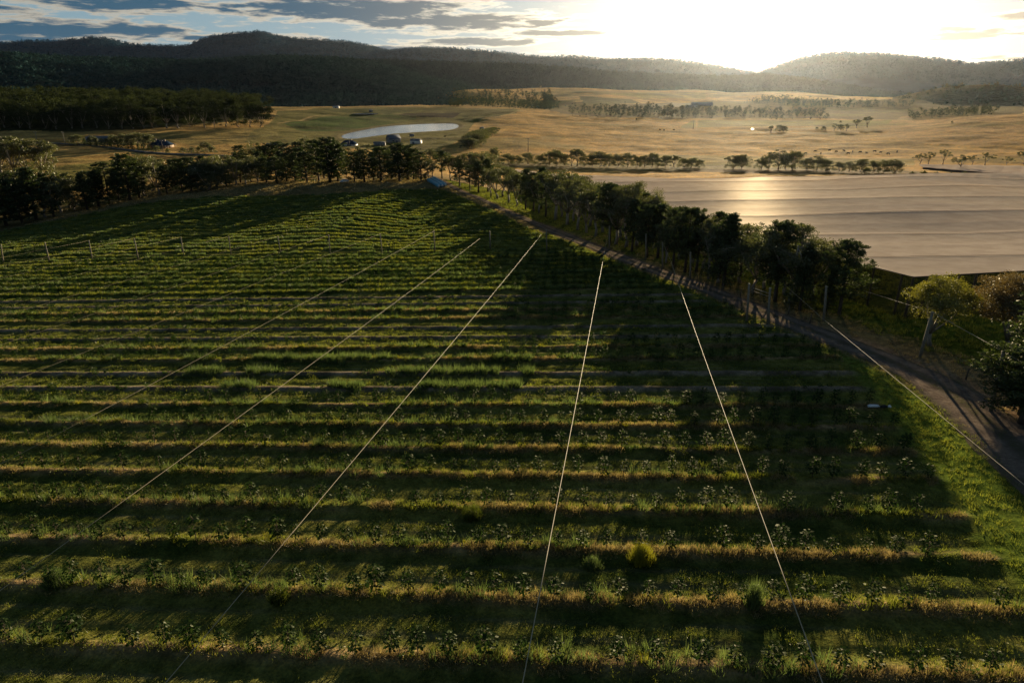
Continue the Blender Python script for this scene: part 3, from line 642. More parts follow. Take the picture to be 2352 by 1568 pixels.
GUMS = [('open', gum_mesh(11, .40, .30, 38)), ('round', gum_mesh(12, .44, .12, 56, dense=1.25)), ('tall', gum_mesh(13, .30, .24, 42)), ('round', gum_mesh(14, .46, .08, 60, dense=1.2)), ('open', gum_mesh(15, .36, .32, 34)), ('flat', gum_mesh(16, .46, .36, 30, dense=.95, top=.9)), ('bush', gum_mesh(17, .48, .08, 46, dense=1.35))]
BIGG = {'gold': gum_mesh(21, .36, .26, 70, .010, 240, 'goldgum', 1.15), 'rust': gum_mesh(22, .44, .16, 80, .010, 240, 'rustgum', 1.15)}
BIGP = [pine_mesh(31, PP['high'], 110, .013, 24), pine_mesh(32, PP['full'], 130, .013, 22), pine_mesh(33, PP['cone'], 120, .013, 22)]
BIGU = [gum_mesh(41, .35, .36, 48, .010, 210), gum_mesh(42, .38, .28, 54, .010, 210)]
BIGP[1] = pine_mesh(32, dict(z0=.27, w=.34, p=[.7, 1, .95, .8, .55, .22]), 110, .013, 20)
RP = [pine_mesh(51, dict(z0=.26, w=.32, p=[.6, .95, 1, .85, .55, .2]), 62), pine_mesh(52, dict(z0=.30, w=.35, p=[.5, .9, 1, .9, .65, .3]), 66), pine_mesh(53, dict(z0=.20, w=.28, p=[.8, 1, .9, .65, .4, .12]), 62)]
RG = [gum_mesh(61, .42, .32, 46, dense=1.05), gum_mesh(62, .37, .36, 40, dense=1.0), gum_mesh(63, .46, .28, 50, dense=1.05), gum_mesh(64, .34, .34, 38, dense=1.0)]
ORD = ['first', 'second', 'third', 'fourth', 'fifth', 'sixth', 'seventh', 'eighth', 'ninth', 'tenth', 'eleventh', 'twelfth', 'thirteenth', 'fourteenth', 'fifteenth', 'sixteenth', 'seventeenth', 'eighteenth', 'nineteenth', 'twentieth', 'twenty-first', 'twenty-second', 'twenty-third', 'twenty-fourth', 'twenty-fifth', 'twenty-sixth', 'twenty-seventh', 'twenty-eighth', 'twenty-ninth', 'thirtieth', 'thirty-first', 'thirty-second', 'thirty-third', 'thirty-fourth', 'thirty-fifth', 'thirty-sixth', 'thirty-seventh', 'thirty-eighth', 'thirty-ninth', 'fortieth']
def tree(pair, name, px, py, ptop, label, cat, group=None, ws=1.0, pos=None, kh=1.0, mat=None):
    p = hit(px, py) if pos is None else pos; h = np.hypot(p[0], p[1]); r = ray(px, ptop); z1 = r[2]/np.hypot(r[0], r[1])*h
    H = max(1.2, (z1 - p[2])*kh*(1.0)); e = empty(name, (p[0], p[1], p[2]-.15), random.uniform(0, 6.28), (H*ws, H*ws, H*1.02))
    obj('trunk', pair[0], e); cro = obj('crown', pair[1], e)
    if mat: cro.material_slots[0].link = 'OBJECT'; cro.material_slots[0].material = M[mat]
    return tag(e, label, cat, group)
def belt(lst, where, group, nearset=()):
    """lst: (kind, x, ybase, ytop[, variant[, width]]) ordered left to right; every label counts along its own kind"""
    lst = sorted(lst, key=lambda q: q[1]); cnt = {}
    for i, q in enumerate(lst):
        kind, x, yb, yt = q[:4]; v = q[4] if len(q) > 4 else None; ws = (q[5] if len(q) > 5 else random.uniform(.9, 1.15))*(1.16 if 'dirt road' in where else 1.3)
        word = {'P': 'dark pine', 'E': 'olive gum tree', 'B': 'rounded bush'}[kind]; cnt[kind] = cnt.get(kind, 0)+1; n = ORD[cnt[kind]-1]
        if kind == 'P': st, pair = (PINES[i % 7] if v is None else v if isinstance(v, tuple) else PINES[v])
        elif kind == 'E': st, pair = (GUMS[i*3 % 6] if v is None else v if isinstance(v, tuple) else GUMS[v])
        else: st, pair = GUMS[6]
        if 'dirt road' in where and not isinstance(v, tuple) and kind != 'B': pair = RP[i % 3] if kind == 'P' else RG[i % 4]; st = ['slender', 'bare-trunked', 'pointed'][i % 3] if kind == 'P' else ['open-crowned', 'tall', 'spreading', 'thin'][i % 4]
        desc = {'full': 'broad', 'cone': 'pointed', 'column': 'narrow', 'high': 'bare-trunked', 'open': 'open-crowned', 'round': 'round-crowned', 'tall': 'tall', 'flat': 'flat-topped', 'bush': 'low'}.get(st, st)
        tree(pair, {'P': 'pine_tree', 'E': 'gum_tree', 'B': 'bush'}[kind], x, yb, yt, f'{desc} {word}, {n} {word.split()[-1] if kind!="E" else "gum"} from the left {where}', {'P': 'pine tree', 'E': 'gum tree', 'B': 'bush'}[kind], group, ws, mat='wood_far' if 'left forest' in where else None)
belt([('P',-30,528,405),('P',15,518,400,0,1.1),('P',50,512,410,4),('P',84,505,384,1,1.1),('E',105,500,388),('P',122,497,396),('E',140,488,388),('E',172,482,402),('P',200,482,398,1),('P',228,473,392,6),('P',252,468,373,0,1.0),('P',275,464,395,4),('P',298,460,354,2,1.1),('P',320,454,364),('E',333,450,362,2),('E',366,447,358,0),('P',385,446,380),('P',420,441,364,4),('P',441,440,362),('E',456,438,372,1),('E',478,436,366,3),('E',500,432,356,1),('P',520,428,368),('E',541,427,355,2),('E',565,424,362),('E',590,420,360,1),('P',612,420,362),('P',637,421,360,0,1.15),('P',658,416,352),('P',678,417,356,2),('P',705,419,348,4,1.15),('P',732,417,330),('P',757,419,317,2,1.2),('P',778,417,330),('P',815,418,350,0),('P',838,418,344,2),('P',858,414,350),('P',877,416,338,0,1.25),('P',899,412,346),('P',918,417,331,5,1.2)], 'in the front belt behind the field', 'trees of the front belt behind the planted field')
belt([('E',5,405,305,0,1.1),('E',35,408,302,2,1.2),('E',66,404,312,3),('E',98,402,318,0,1.1),('E',118,398,345,4),('P',558,402,334,4),('E',587,400,323,4),('P',607,402,336),('P',623,400,331,0),('P',640,398,326,4),('P',662,400,331),('P',690,398,327,0),('E',707,396,311,4,.8),('P',730,397,322,4),('P',768,398,324),('P',795,402,346),('P',937,413,335,2,1.2),('P',951,412,343),('P',967,416,349,0,1.0),('E',984,408,362,4),('E',994,409,372,4)], 'in the back belt behind the field', 'trees of the back belt behind the planted field')
bp = [('high', BIGP[0]), ('full', BIGP[1]), ('cone', BIGP[2])]; bu = [('open', BIGU[0]), ('tall', BIGU[1])]
belt([('P',1016,410,347,0),('E',1035,414,356,3),('P',1056,428,366,2),('E',1078,420,343,1),('P',1080,438,380,4),('P',1098,442,371,0),('E',1110,428,346,1,1.2),('E',1127,452,382),('E',1142,458,379,3,1.2),('E',1168,467,385,1,1.1),('E',1186,474,389),('P',1208,481,390,2),('P',1226,486,398,1),('E',1238,490,402,3),('P',1255,498,394,2),('E',1276,505,383,1,1.2),('E',1303,516,388,0,1.2),('E',1327,528,409,3),('E',1347,535,421,2),('E',1368,543,424,4),('P',1398,560,425,bp[1],.95),('E',1414,562,426,2),('E',1438,568,413,bu[1],1.0),('E',1462,566,413,bu[0],1.05),('P',1452,578,460,2),('P',1487,590,472,bp[0],.9),('P',1512,592,470,4),('E',1530,604,505,3),('P',1547,614,478,bp[1],.9),('P',1575,625,478,bp[0],.95),('P',1600,626,497,1),('E',1628,640,495,bu[0],1.0),('E',1650,650,497,3),('P',1664,656,492,bp[2],1.1),('E',1728,672,524,bu[1],1.15),('P',1780,692,510,bp[0],1.0),('E',1815,698,508,bu[0],1.25),('P',1838,712,560,bp[2],.9),('P',1925,720,553,bp[1],1.0),('P',1898,716,610,bp[2],.7)], 'in the belt beside the dirt road', 'trees of the roadside belt')
belt([('E',1050,416,352),('E',1092,430,364),('P',1120,440,366),('E',1155,452,376),('E',1196,466,384),('P',1243,480,386),('E',1290,498,388),('E',1318,508,396),('E',1356,520,410),('E',1385,534,416),('E',1425,546,420),('P',1476,562,446),('E',1500,572,462),('E',1532,586,470),('E',1562,596,476),('E',1592,606,484),('E',1615,616,488),('P',1640,628,488),('E',1700,650,508),('E',1755,664,514),('E',1800,676,522),('E',1862,690,540)], 'behind the dirt road belt', 'back row of the roadside belt')
belt([('P',30,500,395),('E',70,492,380),('P',160,478,398),('P',214,466,392),('P',286,452,370),('E',350,440,352),('P',403,434,366),('E',430,430,360),('P',470,428,358),('E',512,424,352),('P',552,420,350),('E',578,418,354),('P',602,416,348),('P',648,414,346),('P',692,412,340),('P',744,410,334),('P',826,410,348),('P',868,409,342),('P',908,408,342),('P',944,407,345)], 'in the middle row behind the field', 'middle row of trees behind the planted field')
# three different trees at the right end of the road
tree(BIGG['gold'], 'gum_tree', 2136, 795, 622, 'golden-green round gum tree beside the leaning pole at the near net corner', 'gum tree', ws=1.3)
tree(BIGG['rust'], 'gum_tree', 2318, 800, 618, 'rusty orange-brown gum tree at the right edge in front of the net', 'gum tree', ws=1.55)
tree(BIGP[2], 'pine_tree', 2352, 955, 640, 'big dark green pine cut off by the right edge beside the road', 'pine tree', ws=1.5)
tree(BIGP[1], 'pine_tree', 2345, 975, 800, 'low dark pine branches at the right edge under the big pine', 'pine tree', ws=1.6)
belt([('E',1137,372,338,1),('E',1122,370,346,3),('E',1147,379,361,3,1.2),('E',1167,378,352,1,1.2),('E',1186,379,356,3,1.3),('E',1213,379,350,1,1.2),('E',1240,380,356,3,1.3),('E',1262,380,347,1),('E',1278,380,342,3,1.1),('E',1298,381,353,1),('E',1313,381,343,0),('E',1325,381,338,2,1.1),('E',1343,382,355,3,1.2),('E',1360,382,352,1,1.2),('E',1378,382,347,3,1.2),('E',1398,383,353,1,1.2),('E',1418,383,353,3,1.2),('E',1441,383,350,1),('E',1462,383,358,3,1.2),('E',1480,384,356,1,1.2),('E',1497,384,350,1),('E',1512,384,360,3,1.2),('E',1528,384,356,1,1.1),('E',1548,385,354,2),('E',1570,386,362,3,1.3),('E',1590,386,361,3,1.3),('E',1606,386,366,1)], 'in the row behind the net', 'trees in the row behind the net')
belt([('E',1686,388,356,3,1.2),('E',1704,388,354,1,1.2),('E',1750,389,362,3,1.2),('E',1766,389,352,1),('E',1787,389,342,0,1.2),('E',1806,390,352,3),('E',1820,390,345,1,1.2),('E',1852,391,362,3),('E',1876,392,357,3,1.2),('E',1898,393,366,1),('E',1925,394,371,3,1.3),('E',1950,395,370,1,1.2),('E',1978,396,363,3,1.2),('E',2004,396,368,3,1.3),('E',2030,397,366,3,1.2),('E',2052,398,365,3,1.3),('B',1900,398,384),('B',1985,399,386)], 'by the right far net edge', 'trees at the right half of the net far edge')
belt([('E',2112,379,350,5,1.0),('E',2132,379,347,5),('E',2165,379,341,5,.9),('E',2204,391,353,5),('E',2232,380,354,5),('E',2262,380,348,5,1.1),('E',2312,380,358,5,1.1),('E',2350,379,343,5,1.2),('B',2092,408,392),('B',2120,409,390),('B',2150,410,393),('B',2182,411,394),('B',2212,412,392),('B',2245,414,396),('B',2285,416,395),('B',2325,418,398),('B',2350,419,400)], 'near the small second net', 'umbrella-topped gums at upper right')
belt([('E',1771,304,287,2),('E',1790,303,286,1),('E',1801,303,289,3),('E',1891,300,289,3),('E',1916,300,283,0,1.3),('E',1930,300,285,1),('E',1944,301,284,0,1.2),('E',1967,294,272,2,1.1),('E',1992,292,265,2,1.1),('B',1876,298,291),('B',1462,276,271),('B',1930,283,277),('B',2186,283,277)], 'on the right golden paddock', 'paddock trees with long shadows')
belt([('E',1076,341,316,3,1.5),('E',1081,336,308,1,1.5),('E',1087,331,302,3,1.5),('E',1094,327,299,1,1.5),('E',1101,323,297,3,1.5),('E',1108,319,295,1,1.4),('E',1115,315,294,3,1.4),('E',1123,312,293,1,1.4),('E',1131,309,291,3,1.4),('E',1138,306,292,1,1.4),('E',1084,342,318,1,1.5),('E',1098,333,304,3,1.5)], 'at the golden paddock corner', 'trees of the paddock corner clump')
belt([('E',172,333,310,3,1.2),('E',180,334,308,1,1.2),('P',196,335,317,1),('P',208,336,316,0),('E',216,335,311,3),('P',222,337,317,1),('P',236,338,318,0),('P',248,339,318,4),('P',258,340,319,1),('P',270,341,320,4),('E',262,334,308,3,1.2),('E',284,335,306,1,1.2),('P',282,342,320,0),('P',294,343,322,4),('P',305,344,326,1),('E',302,337,305,3),('E',318,338,303,1),('E',330,340,305,0,1.1),('E',342,340,306,1),('P',318,345,330,1),('P',330,346,330,4),('P',342,347,332,1),('P',358,349,335,0),('B',385,353,340),('B',420,352,337),('B',440,352,336),('B',458,352,334),('E',475,352,325,3),('B',490,353,333),('B',360,350,333)], 'round the blue-roofed farmhouse', 'garden trees round the blue-roofed farmhouse')
belt([('E',775,352,332,3),('B',800,350,338),('B',822,345,333),('B',846,343,330),('E',760,356,338,1),('E',1012,364,349,3),('E',989,367,341,3),('B',1001,366,352),('B',1030,365,350)], 'near the farm sheds', 'trees round the farm sheds')
belt([('E', x, 297-6*max(0, (x-250)/380)+random.uniform(-3, 1), 243+random.uniform(-9, 14)-14*max(0, (x-300)/380)*0, v, 1.1) for x, v in [(-20,0),(12,2),(45,1),(70,0),(102,3),(130,2),(165,1),(190,0),(222,2),(250,1),(281,0),(305,3),(330,2),(352,1),(384,0),(410,2),(438,3),(470,0),(492,1),(520,2),(548,3),(575,0),(598,1)]], 'at the edge of the left forest', 'gums at the edge of the left forest')
tree(GUMS[2][1], 'gum_tree', 1242, 207, 196, 'small lone tree on the skyline of the golden hilltop paddock', 'gum tree')

# ---------------------------------------------------------------- orchard vegetation
def blades(P, h, w, nb, spread, lean=.45):
    """P base points; nb blades each; triangles"""
    n = len(P); h = np.broadcast_to(h, (n,)); w = np.broadcast_to(w, (n,)); a = rng.uniform(0, 6.28, (n, nb)); r_ = np.broadcast_to(spread, (n,))[:, None]*np.sqrt(rng.random((n, nb)))
    b = P[:, None, :] + np.stack([np.cos(a)*r_, np.sin(a)*r_, 0*r_], -1); H = h[:, None]*rng.uniform(.45, 1.15, (n, nb)); a2 = a + rng.normal(size=a.shape)*.7; ln = rng.uniform(0, lean*1.6, a.shape)
    tip = b + np.stack([np.cos(a2)*ln*H, np.sin(a2)*ln*H, H*np.sqrt(np.maximum(.1, 1-ln**2*.6))], -1)
    f = rng.uniform(0, 6.28, a.shape); o = np.stack([np.cos(f), np.sin(f), 0*f], -1)*(w[:, None]*.5)[..., None]
    V = np.stack([b-o, b+o, tip], 2).reshape(-1, 3); t = np.repeat((.65*rng.random((n, nb)) + .35*rng.random((n, 1))).reshape(-1), 3)
    return V, np.arange(len(V)).reshape(-1, 3), np.c_[t, t, t]
def rowpoint(k, s, dt): t = T0 + k*SP + dt; return s*er[0] + t*en[0], s*er[1] + t*en[1]
def visible(x, y, m=60): 
    px, py = project(np.stack([x, y, hz(x, y)], -1)); return (px > -m) & (px < 2352+m) & (py < 1568+m*2)
def near3(x, y): return np.c_[x, y, near_z(x, y)]
acc = {k: [] for k in ('straw', 'green', 'weed', 'mustard')}
SAP = []; sapfar = []
KMAX = 62
for k in range(-2, KMAX+1):
    tk = T0 + k*SP; L0, L1 = -tk*.95-20, tk*.85+15; L0 = max(L0, -230); L1 = min(L1, 110); ln = L1-L0; far = tk > 105; vf = tk > 175
    sc = max(1.0, tk/55.)
    def pts(n, sig, off=0., thr=None, ns=6., nk=1):
        s = rng.uniform(L0, L1, n); dt = rng.normal(size=n)*sig+off; x, y = rowpoint(k, s, dt); m = visible(x, y) & (field_in(x, y) > .6) & (y > 9) & (y < PY1-3)
        if thr is not None: m &= fbm(s, s*0+k*13.7+nk*50, ns, 3) > thr
        return near3(x[m], y[m])
    till_ = k in TILL; lush_ = k in LUSH or k > 27
    if not till_:
        if not far:
            P = pts(int(ln*26/sc), .32, -.05, .42); P = P[(P[:, 0] > -12 + rng.normal(size=len(P))*9) | (rng.random(len(P)) < .35)]; acc['straw'].append(blades(P, rng.uniform(.15, .42, len(P))*(.5+fbm(P[:, 0], P[:, 1], 2.5, 2)), .035*sc, 16, .20*sc**.5, .8))
        P = pts(int(ln*((16 if lush_ or k > 14 else 9) if not vf else 14.0)/sc), .34*(1.2 if lush_ else 1), .15, .47 if not lush_ else .30, 5, 2); acc['green'].append(blades(P, rng.uniform(.2, .6, len(P))*(1.15 if lush_ else .8)*(.35+1.3*fbm(P[:, 0], P[:, 1], 4, 2)), .045*sc, 14, .22*sc**.6, .6))
        P = pts(int(ln*(3 if not lush_ else 8)/sc), .40, .30, .50, 9, 3); acc['weed'].append(blades(P, rng.uniform(.4, .95, len(P)), .045*sc, 26, .30*sc**.5, .45))
        if tk < 110: P = pts(int(ln*.05), .3, .2); acc['mustard'].append(blades(P, rng.uniform(.3, .55, len(P)), .05*sc, 40, .3, .5))
    else:
        P = pts(int(ln*5/sc), .35, SP*.28, .42, 7, 4); acc['green'].append(blades(P, rng.uniform(.15, .4, len(P)), .05*sc, 12, .25*sc**.5, .6))
        P = pts(int(ln*4/sc), .35, -SP*.30, .42, 7, 5); acc['green'].append(blades(P, rng.uniform(.15, .4, len(P)), .05*sc, 12, .25*sc**.5, .6))
    # grass between the rows
    n = int(ln*(52 if tk < 60 else 30 if tk < 110 else 8)/sc)
    s = rng.uniform(L0, L1, n); dt = rng.uniform(-.5, .5, n)*SP; x, y = rowpoint(k, s, dt); m = visible(x, y) & (field_in(x, y) > .6) & (y > 9) & (y < PY1-3) & (fbm(x, y, 3.0, 3) > .42); P = near3(x[m], y[m])
    acc['green'].append(blades(P, rng.uniform(.06, .22, len(P))*(.5+fbm(P[:, 0], P[:, 1], 5, 3)), .04*sc, 9, .2*sc**.6, .9))
    # saplings
    if not till_ and k < 26:
        st = 1.75 if k < 15 else 1.9
        for s0 in np.arange(math.floor(L0/st)*st, L1, st):
            s1 = s0 + rng.normal()*.14; x, y = rowpoint(k, s1, rng.normal()*.06)
            if rng.random() < .06: continue
            if not (visible(np.array([x]), np.array([y]), 15)[0] and field_in(np.array([x]), np.array([y]))[0] > .7): continue
            if x < 0 and k > 5 and fbm(np.array([s1]), np.array([k*5.]), 14, 2)[0] > .62: continue
            SAP.append((k, s1, x, y))
# leafy weed bushes sitting in the rows, thickest on the left
bp_ = []; br_ = []
for k in range(-1, 27):
    tk = T0 + k*SP; L0, L1 = max(-tk*.95-20, -150), min(tk*.85+15, 90); n = int((L1-L0)*(.55 if k < 18 else .9)); s = rng.uniform(L0, L1, n); x, y = rowpoint(k, s, rng.normal(size=n)*.3-.05)
    dn = fbm(s, s*0+k*31., 7, 3); m = visible(x, y) & (field_in(x, y) > .6) & (y > 9) & (dn > .44 + .10*(x > -5) + .06*(x > 15)); P = near3(x[m], y[m]); r_ = rng.uniform(.22, .55, len(P)); P[:, 2] += r_*.5; bp_.append(P); br_.append(r_)
bp_ = np.concatenate(bp_); br_ = np.concatenate(br_); V, f, t = leafcards(bp_, .10 + .0007*np.hypot(bp_[:, 0], bp_[:, 1]), 46, br_, .75)
tag(obj('weed_bushes', mesh('weed_bushes', V, f, M['weedbush'], attr={'tint': t})), 'dark leafy weed bushes growing along the planted rows', 'weeds', kind='stuff')
# tall feathery weeds on a few untended rows at left
for k in (8, 9, 10): 
    s = rng.uniform(-48, 2, 420); x, y = rowpoint(k, s, rng.normal(size=420)*.5); m = visible(x, y) & (fbm(s, s*0+k*9, 6, 3) > .52); P = near3(x[m], y[m]); acc['weed'].append(blades(P, rng.uniform(.6, 1.1, len(P)), .06, 26, .35, .4))
# verge grass and the green bank right of the road
def area(n, x0, x1, y0, y1, cond, mat, h0, h1, w, nb, spr, lean=.6, rmin=2.4):
    x = rng.uniform(x0, x1, n); y = rng.uniform(y0, y1, n); side = x - np.interp(y, ROAD[::-1, 1], ROAD[::-1, 0]); rd = segdist(x, y, ROAD)
    m = visible(x, y) & (field_in(x, y) < .3) & (rd > rmin) & cond(side, x, y); P = near3(x[m], y[m]); acc[mat].append(blades(P, rng.uniform(h0, h1, len(P)), w, nb, spr, lean))
area(60000, 0, 70, 15, 180, lambda s, x, y: (s < 0) & (s > -14), 'green', .12, .35, .05, 9, .25)
area(26000, 0, 110, 15, 250, lambda s, x, y: (segdist(x, y, ROAD) < 3.6) & (y < 85) & (fbm(x, y, 2.5, 3) > .48), 'straw', .06, .3, .05, 9, .25, .7, 1.7)
area(26000, 0, 110, 15, 250, lambda s, x, y: (segdist(x, y, ROAD) < .5) & (fbm(x, y, 2.5, 3) > .5), 'green', .05, .16, .05, 9, .25, .7, 0)
area(26000, 20, 110, 20, 190, lambda s, x, y: (s > 7) & (fbm(x, y, 5, 3) > .42), 'green', .25, .8, .06, 14, .35)
area(26000, 10, 110, 20, 190, lambda s, x, y: (s > 1.5) & (s < 10) & (fbm(x, y, 4, 3) > .42), 'straw', .12, .45, .05, 14, .3)

area(9000, -60, 60, 150, 330, lambda s, x, y: (s > 2), 'green', .3, .9, .12, 9, .6)
area(9000, -180, 0, 180, 334, lambda s, x, y: (s < -3), 'straw', .3, .7, .10, 10, .6)
for nm, key, lb in [('dry_grass', 'straw', 'pale straw-coloured dry grass along the sapling rows and the road edge'), ('grass', 'green', 'short green grass and tufts between and along the planted rows'), ('weeds', 'weed', 'tall feathery green weeds growing in the planted rows'), ('flowering_weeds', 'mustard', 'small yellow-green flowering weeds scattered through the rows')]:
    Vs = [a[0] for a in acc[key]]; off = np.cumsum([0]+[len(v) for v in Vs[:-1]]); V = np.concatenate(Vs); f = np.concatenate([a[1]+o_ for a, o_ in zip(acc[key], off)]); t = np.concatenate([a[2] for a in acc[key]])
    print(nm, len(f)); tag(obj(nm, mesh(nm, V, f, M[key], attr={'tint': t})), lb, 'grass' if 'grass' in nm else 'weeds', kind='stuff')
# saplings: stem, branches and big drooping leaves
def sapling_mesh(seed, n=46):
    r = np.random.default_rng(seed); b = MB(); hs = np.linspace(0, 1.0, 5); xs_ = r.normal(size=5).cumsum()*.02; ys_ = r.normal(size=5).cumsum()*.02
    b.tube(np.c_[xs_, ys_, hs], [.022, .018, .014, .01, .005], 5); V = []; Q = []; T_ = []
    for i in range(n):
        z = .28 + .85*(i/n)**.9; a = r.uniform(0, 6.28); rr = (.10 + .20*math.sin(min(1, (z-.2)/.9)*math.pi))*r.uniform(.3, 1.1)
        s0 = np.array([np.interp(z, hs, xs_), np.interp(z, hs, ys_), z]); p = s0 + np.array([math.cos(a)*rr, math.sin(a)*rr, r.uniform(0, .10)])
        if i % 4 == 0: b.tube([s0 - (0, 0, .06), p], [.006, .003], 3)
        a += r.normal()*.6; d = np.array([math.cos(a), math.sin(a), r.uniform(-1.1, .45)]); d /= np.linalg.norm(d); sd_ = np.cross(d, (0, 0, 1)); sd_ /= np.linalg.norm(sd_)+1e-6; L_ = r.uniform(.11, .18); w = L_*.36; dn = np.cross(sd_, d)*L_*.06
        k0 = len(V); V += [p, p + d*L_*.45 + sd_*w + dn, p + d*L_, p + d*L_*.45 - sd_*w + dn, p + d*L_*.5]; Q += [(k0, k0+1, k0+4), (k0+1, k0+2, k0+4), (k0+4, k0+2, k0+3), (k0, k0+4, k0+3)]; T_ += [r.random()]*5
    T_ = np.array(T_); return b.mesh('stem', M['stem'], True), mesh('foliage', np.array(V), np.array(Q), M['sapling'], attr={'tint': np.c_[T_, T_, T_]})
SM = [sapling_mesh(100+i, 104+8*i) for i in range(6)]
SAP.sort(key=lambda q: q[3]*q[3] + q[2]*q[2])
rowsn = sorted({q[0] for q in SAP}); npos = {}
near = SAP[:300]
byrow = {}
for q in near: byrow.setdefault(q[0], []).append(q)
first = min(byrow)
for k, lst in sorted(byrow.items()):
    lst.sort(key=lambda q: q[1])
    for j, (kk, s, x, y) in enumerate(lst):
        h = random.uniform(1.15, 1.65); e = empty('cherry_sapling', (x, y, float(near_z(np.array([x]), np.array([y]))[0])-.04), random.uniform(0, 6.28), (h*random.uniform(.8, 1.2),)*2+(h,)); st, fo = SM[random.randrange(6)]
        obj('stem', st, e); obj('foliage', fo, e); sz = 'tall' if h > 1.5 else 'small' if h < 1.28 else 'leafy'
        tag(e, f'{sz} young cherry sapling, {ORD[min(j, 39)] if j < 40 else str(j+1)+"th"} from the left in the {ORD[k-first]} row from the bottom', 'sapling', 'cherry saplings in the near rows')
VV = []; FF = []; TT = []; o_ = 0
for (k, s, x, y) in SAP[300:]:
    me = SM[random.randrange(6)][1]
    if not hasattr(sapling_mesh, 'c'): sapling_mesh.c = {}
    if me.name not in sapling_mesh.c:
        v = np.empty(len(me.vertices)*3, np.float32); me.vertices.foreach_get('co', v); f = np.empty(len(me.loops), np.int32); me.loops.foreach_get('vertex_index', f); t = np.empty(len(me.vertices)*4, np.float32); me.color_attributes['tint'].data.foreach_get('color', t); sapling_mesh.c[me.name] = (v.reshape(-1, 3), f.reshape(-1, 3), t.reshape(-1, 4)[:, :3])
    v, f, t = sapling_mesh.c[me.name]; a = random.uniform(0, 6.28); h = random.uniform(1.0, 1.6); R_ = np.array([(math.cos(a), math.sin(a), 0), (-math.sin(a), math.cos(a), 0), (0, 0, 1)])*h
    VV.append(v @ R_ + (x, y, float(near_z(np.array([x]), np.array([y]))[0]))); FF.append(f+o_); TT.append(t); o_ += len(v)
tag(obj('cherry_saplings', mesh('cherry_saplings', np.concatenate(VV), np.concatenate(FF), M['sapling'], attr={'tint': np.concatenate(TT)})), 'young saplings in the farther planted rows up to the pole line', 'saplings', kind='stuff')
# individual weed clumps
def clump(name, px, py, h, w, mat, label, cat='weed', nb=900):
    p = hit(px, py); z = float(near_z(np.array([p[0]]), np.array([p[1]]))[0]); P = np.c_[rng.normal(size=(nb//12, 2))*w*.3, np.zeros(nb//12)]; r_ = np.hypot(P[:, 0], P[:, 1])
    V, f, t = blades(P, h*np.clip(1.1-(r_/w)**2, .3, 1), .035, 12, .10, .35); V2, f2, t2 = leafcards(P + np.c_[P*.0][:, :3] + np.c_[0*r_, 0*r_, h*np.clip(.8-(r_/w)**2*.6, .2, 1)], .05, 14, .16)
    return tag(obj(name, mesh(name, np.r_[V, V2], np.r_[f, f2+len(V)], M[mat], attr={'tint': np.r_[t, t2]}), loc=(p[0], p[1], z)), label, cat)
clump('flowering_weed', 1472, 1290, 1.3, 1.0, 'mustard', 'large bright yellow-green flowering weed in the third row between the two middle wires', nb=1400)
clump('weed_clump', 1728, 1395, 1.5, .7, 'weed', 'tall pale green feathery weed in the second row just left of the right middle wire')
clump('weed_clump', 130, 1345, 1.1, 1.1, 'weed', 'broad dark green weed clump in the second row near the left edge')
clump('weed_clump', 640, 1380, .8, .9, 'green', 'low bright green weed clump in the second row left of the middle')
clump('weed_clump', 1085, 1185, .8, 1.2, 'green', 'wide dark green weed patch in the fourth row between saplings')
clump('weed_clump', 1360, 1300, .8, .8, 'weed', 'grey-green round weed in the third row left of the yellow flowering weed')

# ---------------------------------------------------------------- net poles and wires
def pole(base, top, r_, label, group, wh=False):
    b = hit(*base); z = b[2]; h = math.hypot(b[0], b[1]); rt = ray(*top); d = rt[1]; t = b[1]/rt[1]; tp = rt*t
    V, Q, T = tube([(0, 0, -.3), tuple((tp-b)*.5), tuple(tp-b)], [r_*1.1, r_, r_*.9], 8); mb = MB(); mb.add(V, Q, T)
    e = empty('net_pole', tuple(b)); obj('post', mb.mesh('post', M['post'], True), e)
    cp = MB(); c = tp-b; cp.tube([tuple(c-(0, 0, .02)), tuple(c+(0, 0, .06))], [r_*1.15, r_*1.0], 8); obj('post_cap', cp.mesh('post_cap', M['wire'], True), e)
    tag(e, label, 'pole', group); return tp
tops = []
lp = [(8,605,2,562),(114,603,103,557),(213,600,204,553),(318,597,308,548),(423,592,415,545),(531,587,525,543),(645,583,638,543),(758,583,755,540),(878,587,873,537),(999,580,996,531),(1126,572,1125,532),(1256,578,1255,528)]
for i, q in enumerate(lp):
    tops.append(pole(q[:2], q[2:], .15, f'grey wooden net pole, {ORD[i]} from the left in the line across the green field', 'poles in the line across the field'))
rp = [(1400,572,1400,520,'pole standing on the far road edge just beyond the second middle wire'),(1484,596,1484,538,'pole among the roadside pines left of the right middle wire'),(1522,617,1522,557,'pole between road and pines at the far end of the right middle wire'),(1586,640,1586,580,'slim grey pole hidden among the roadside trees right of the right middle wire'),(1715,738,1721,652,'grey pole by the road just left of the pipe rail'),(1763,748,1769,662,'grey pole by the road just right of the pipe rail'),(1892,738,1898,658,'pole in front of the last broad roadside pine'),(2112,822,2142,717,'leaning pole below the golden-green gum tree'),(2275,945,2305,808,'nearest leaning pole between the road and the dark pine at right')]
rt_ = [pole(q[:2], q[2:4], .17, q[4], 'poles along the dirt road') for q in rp]
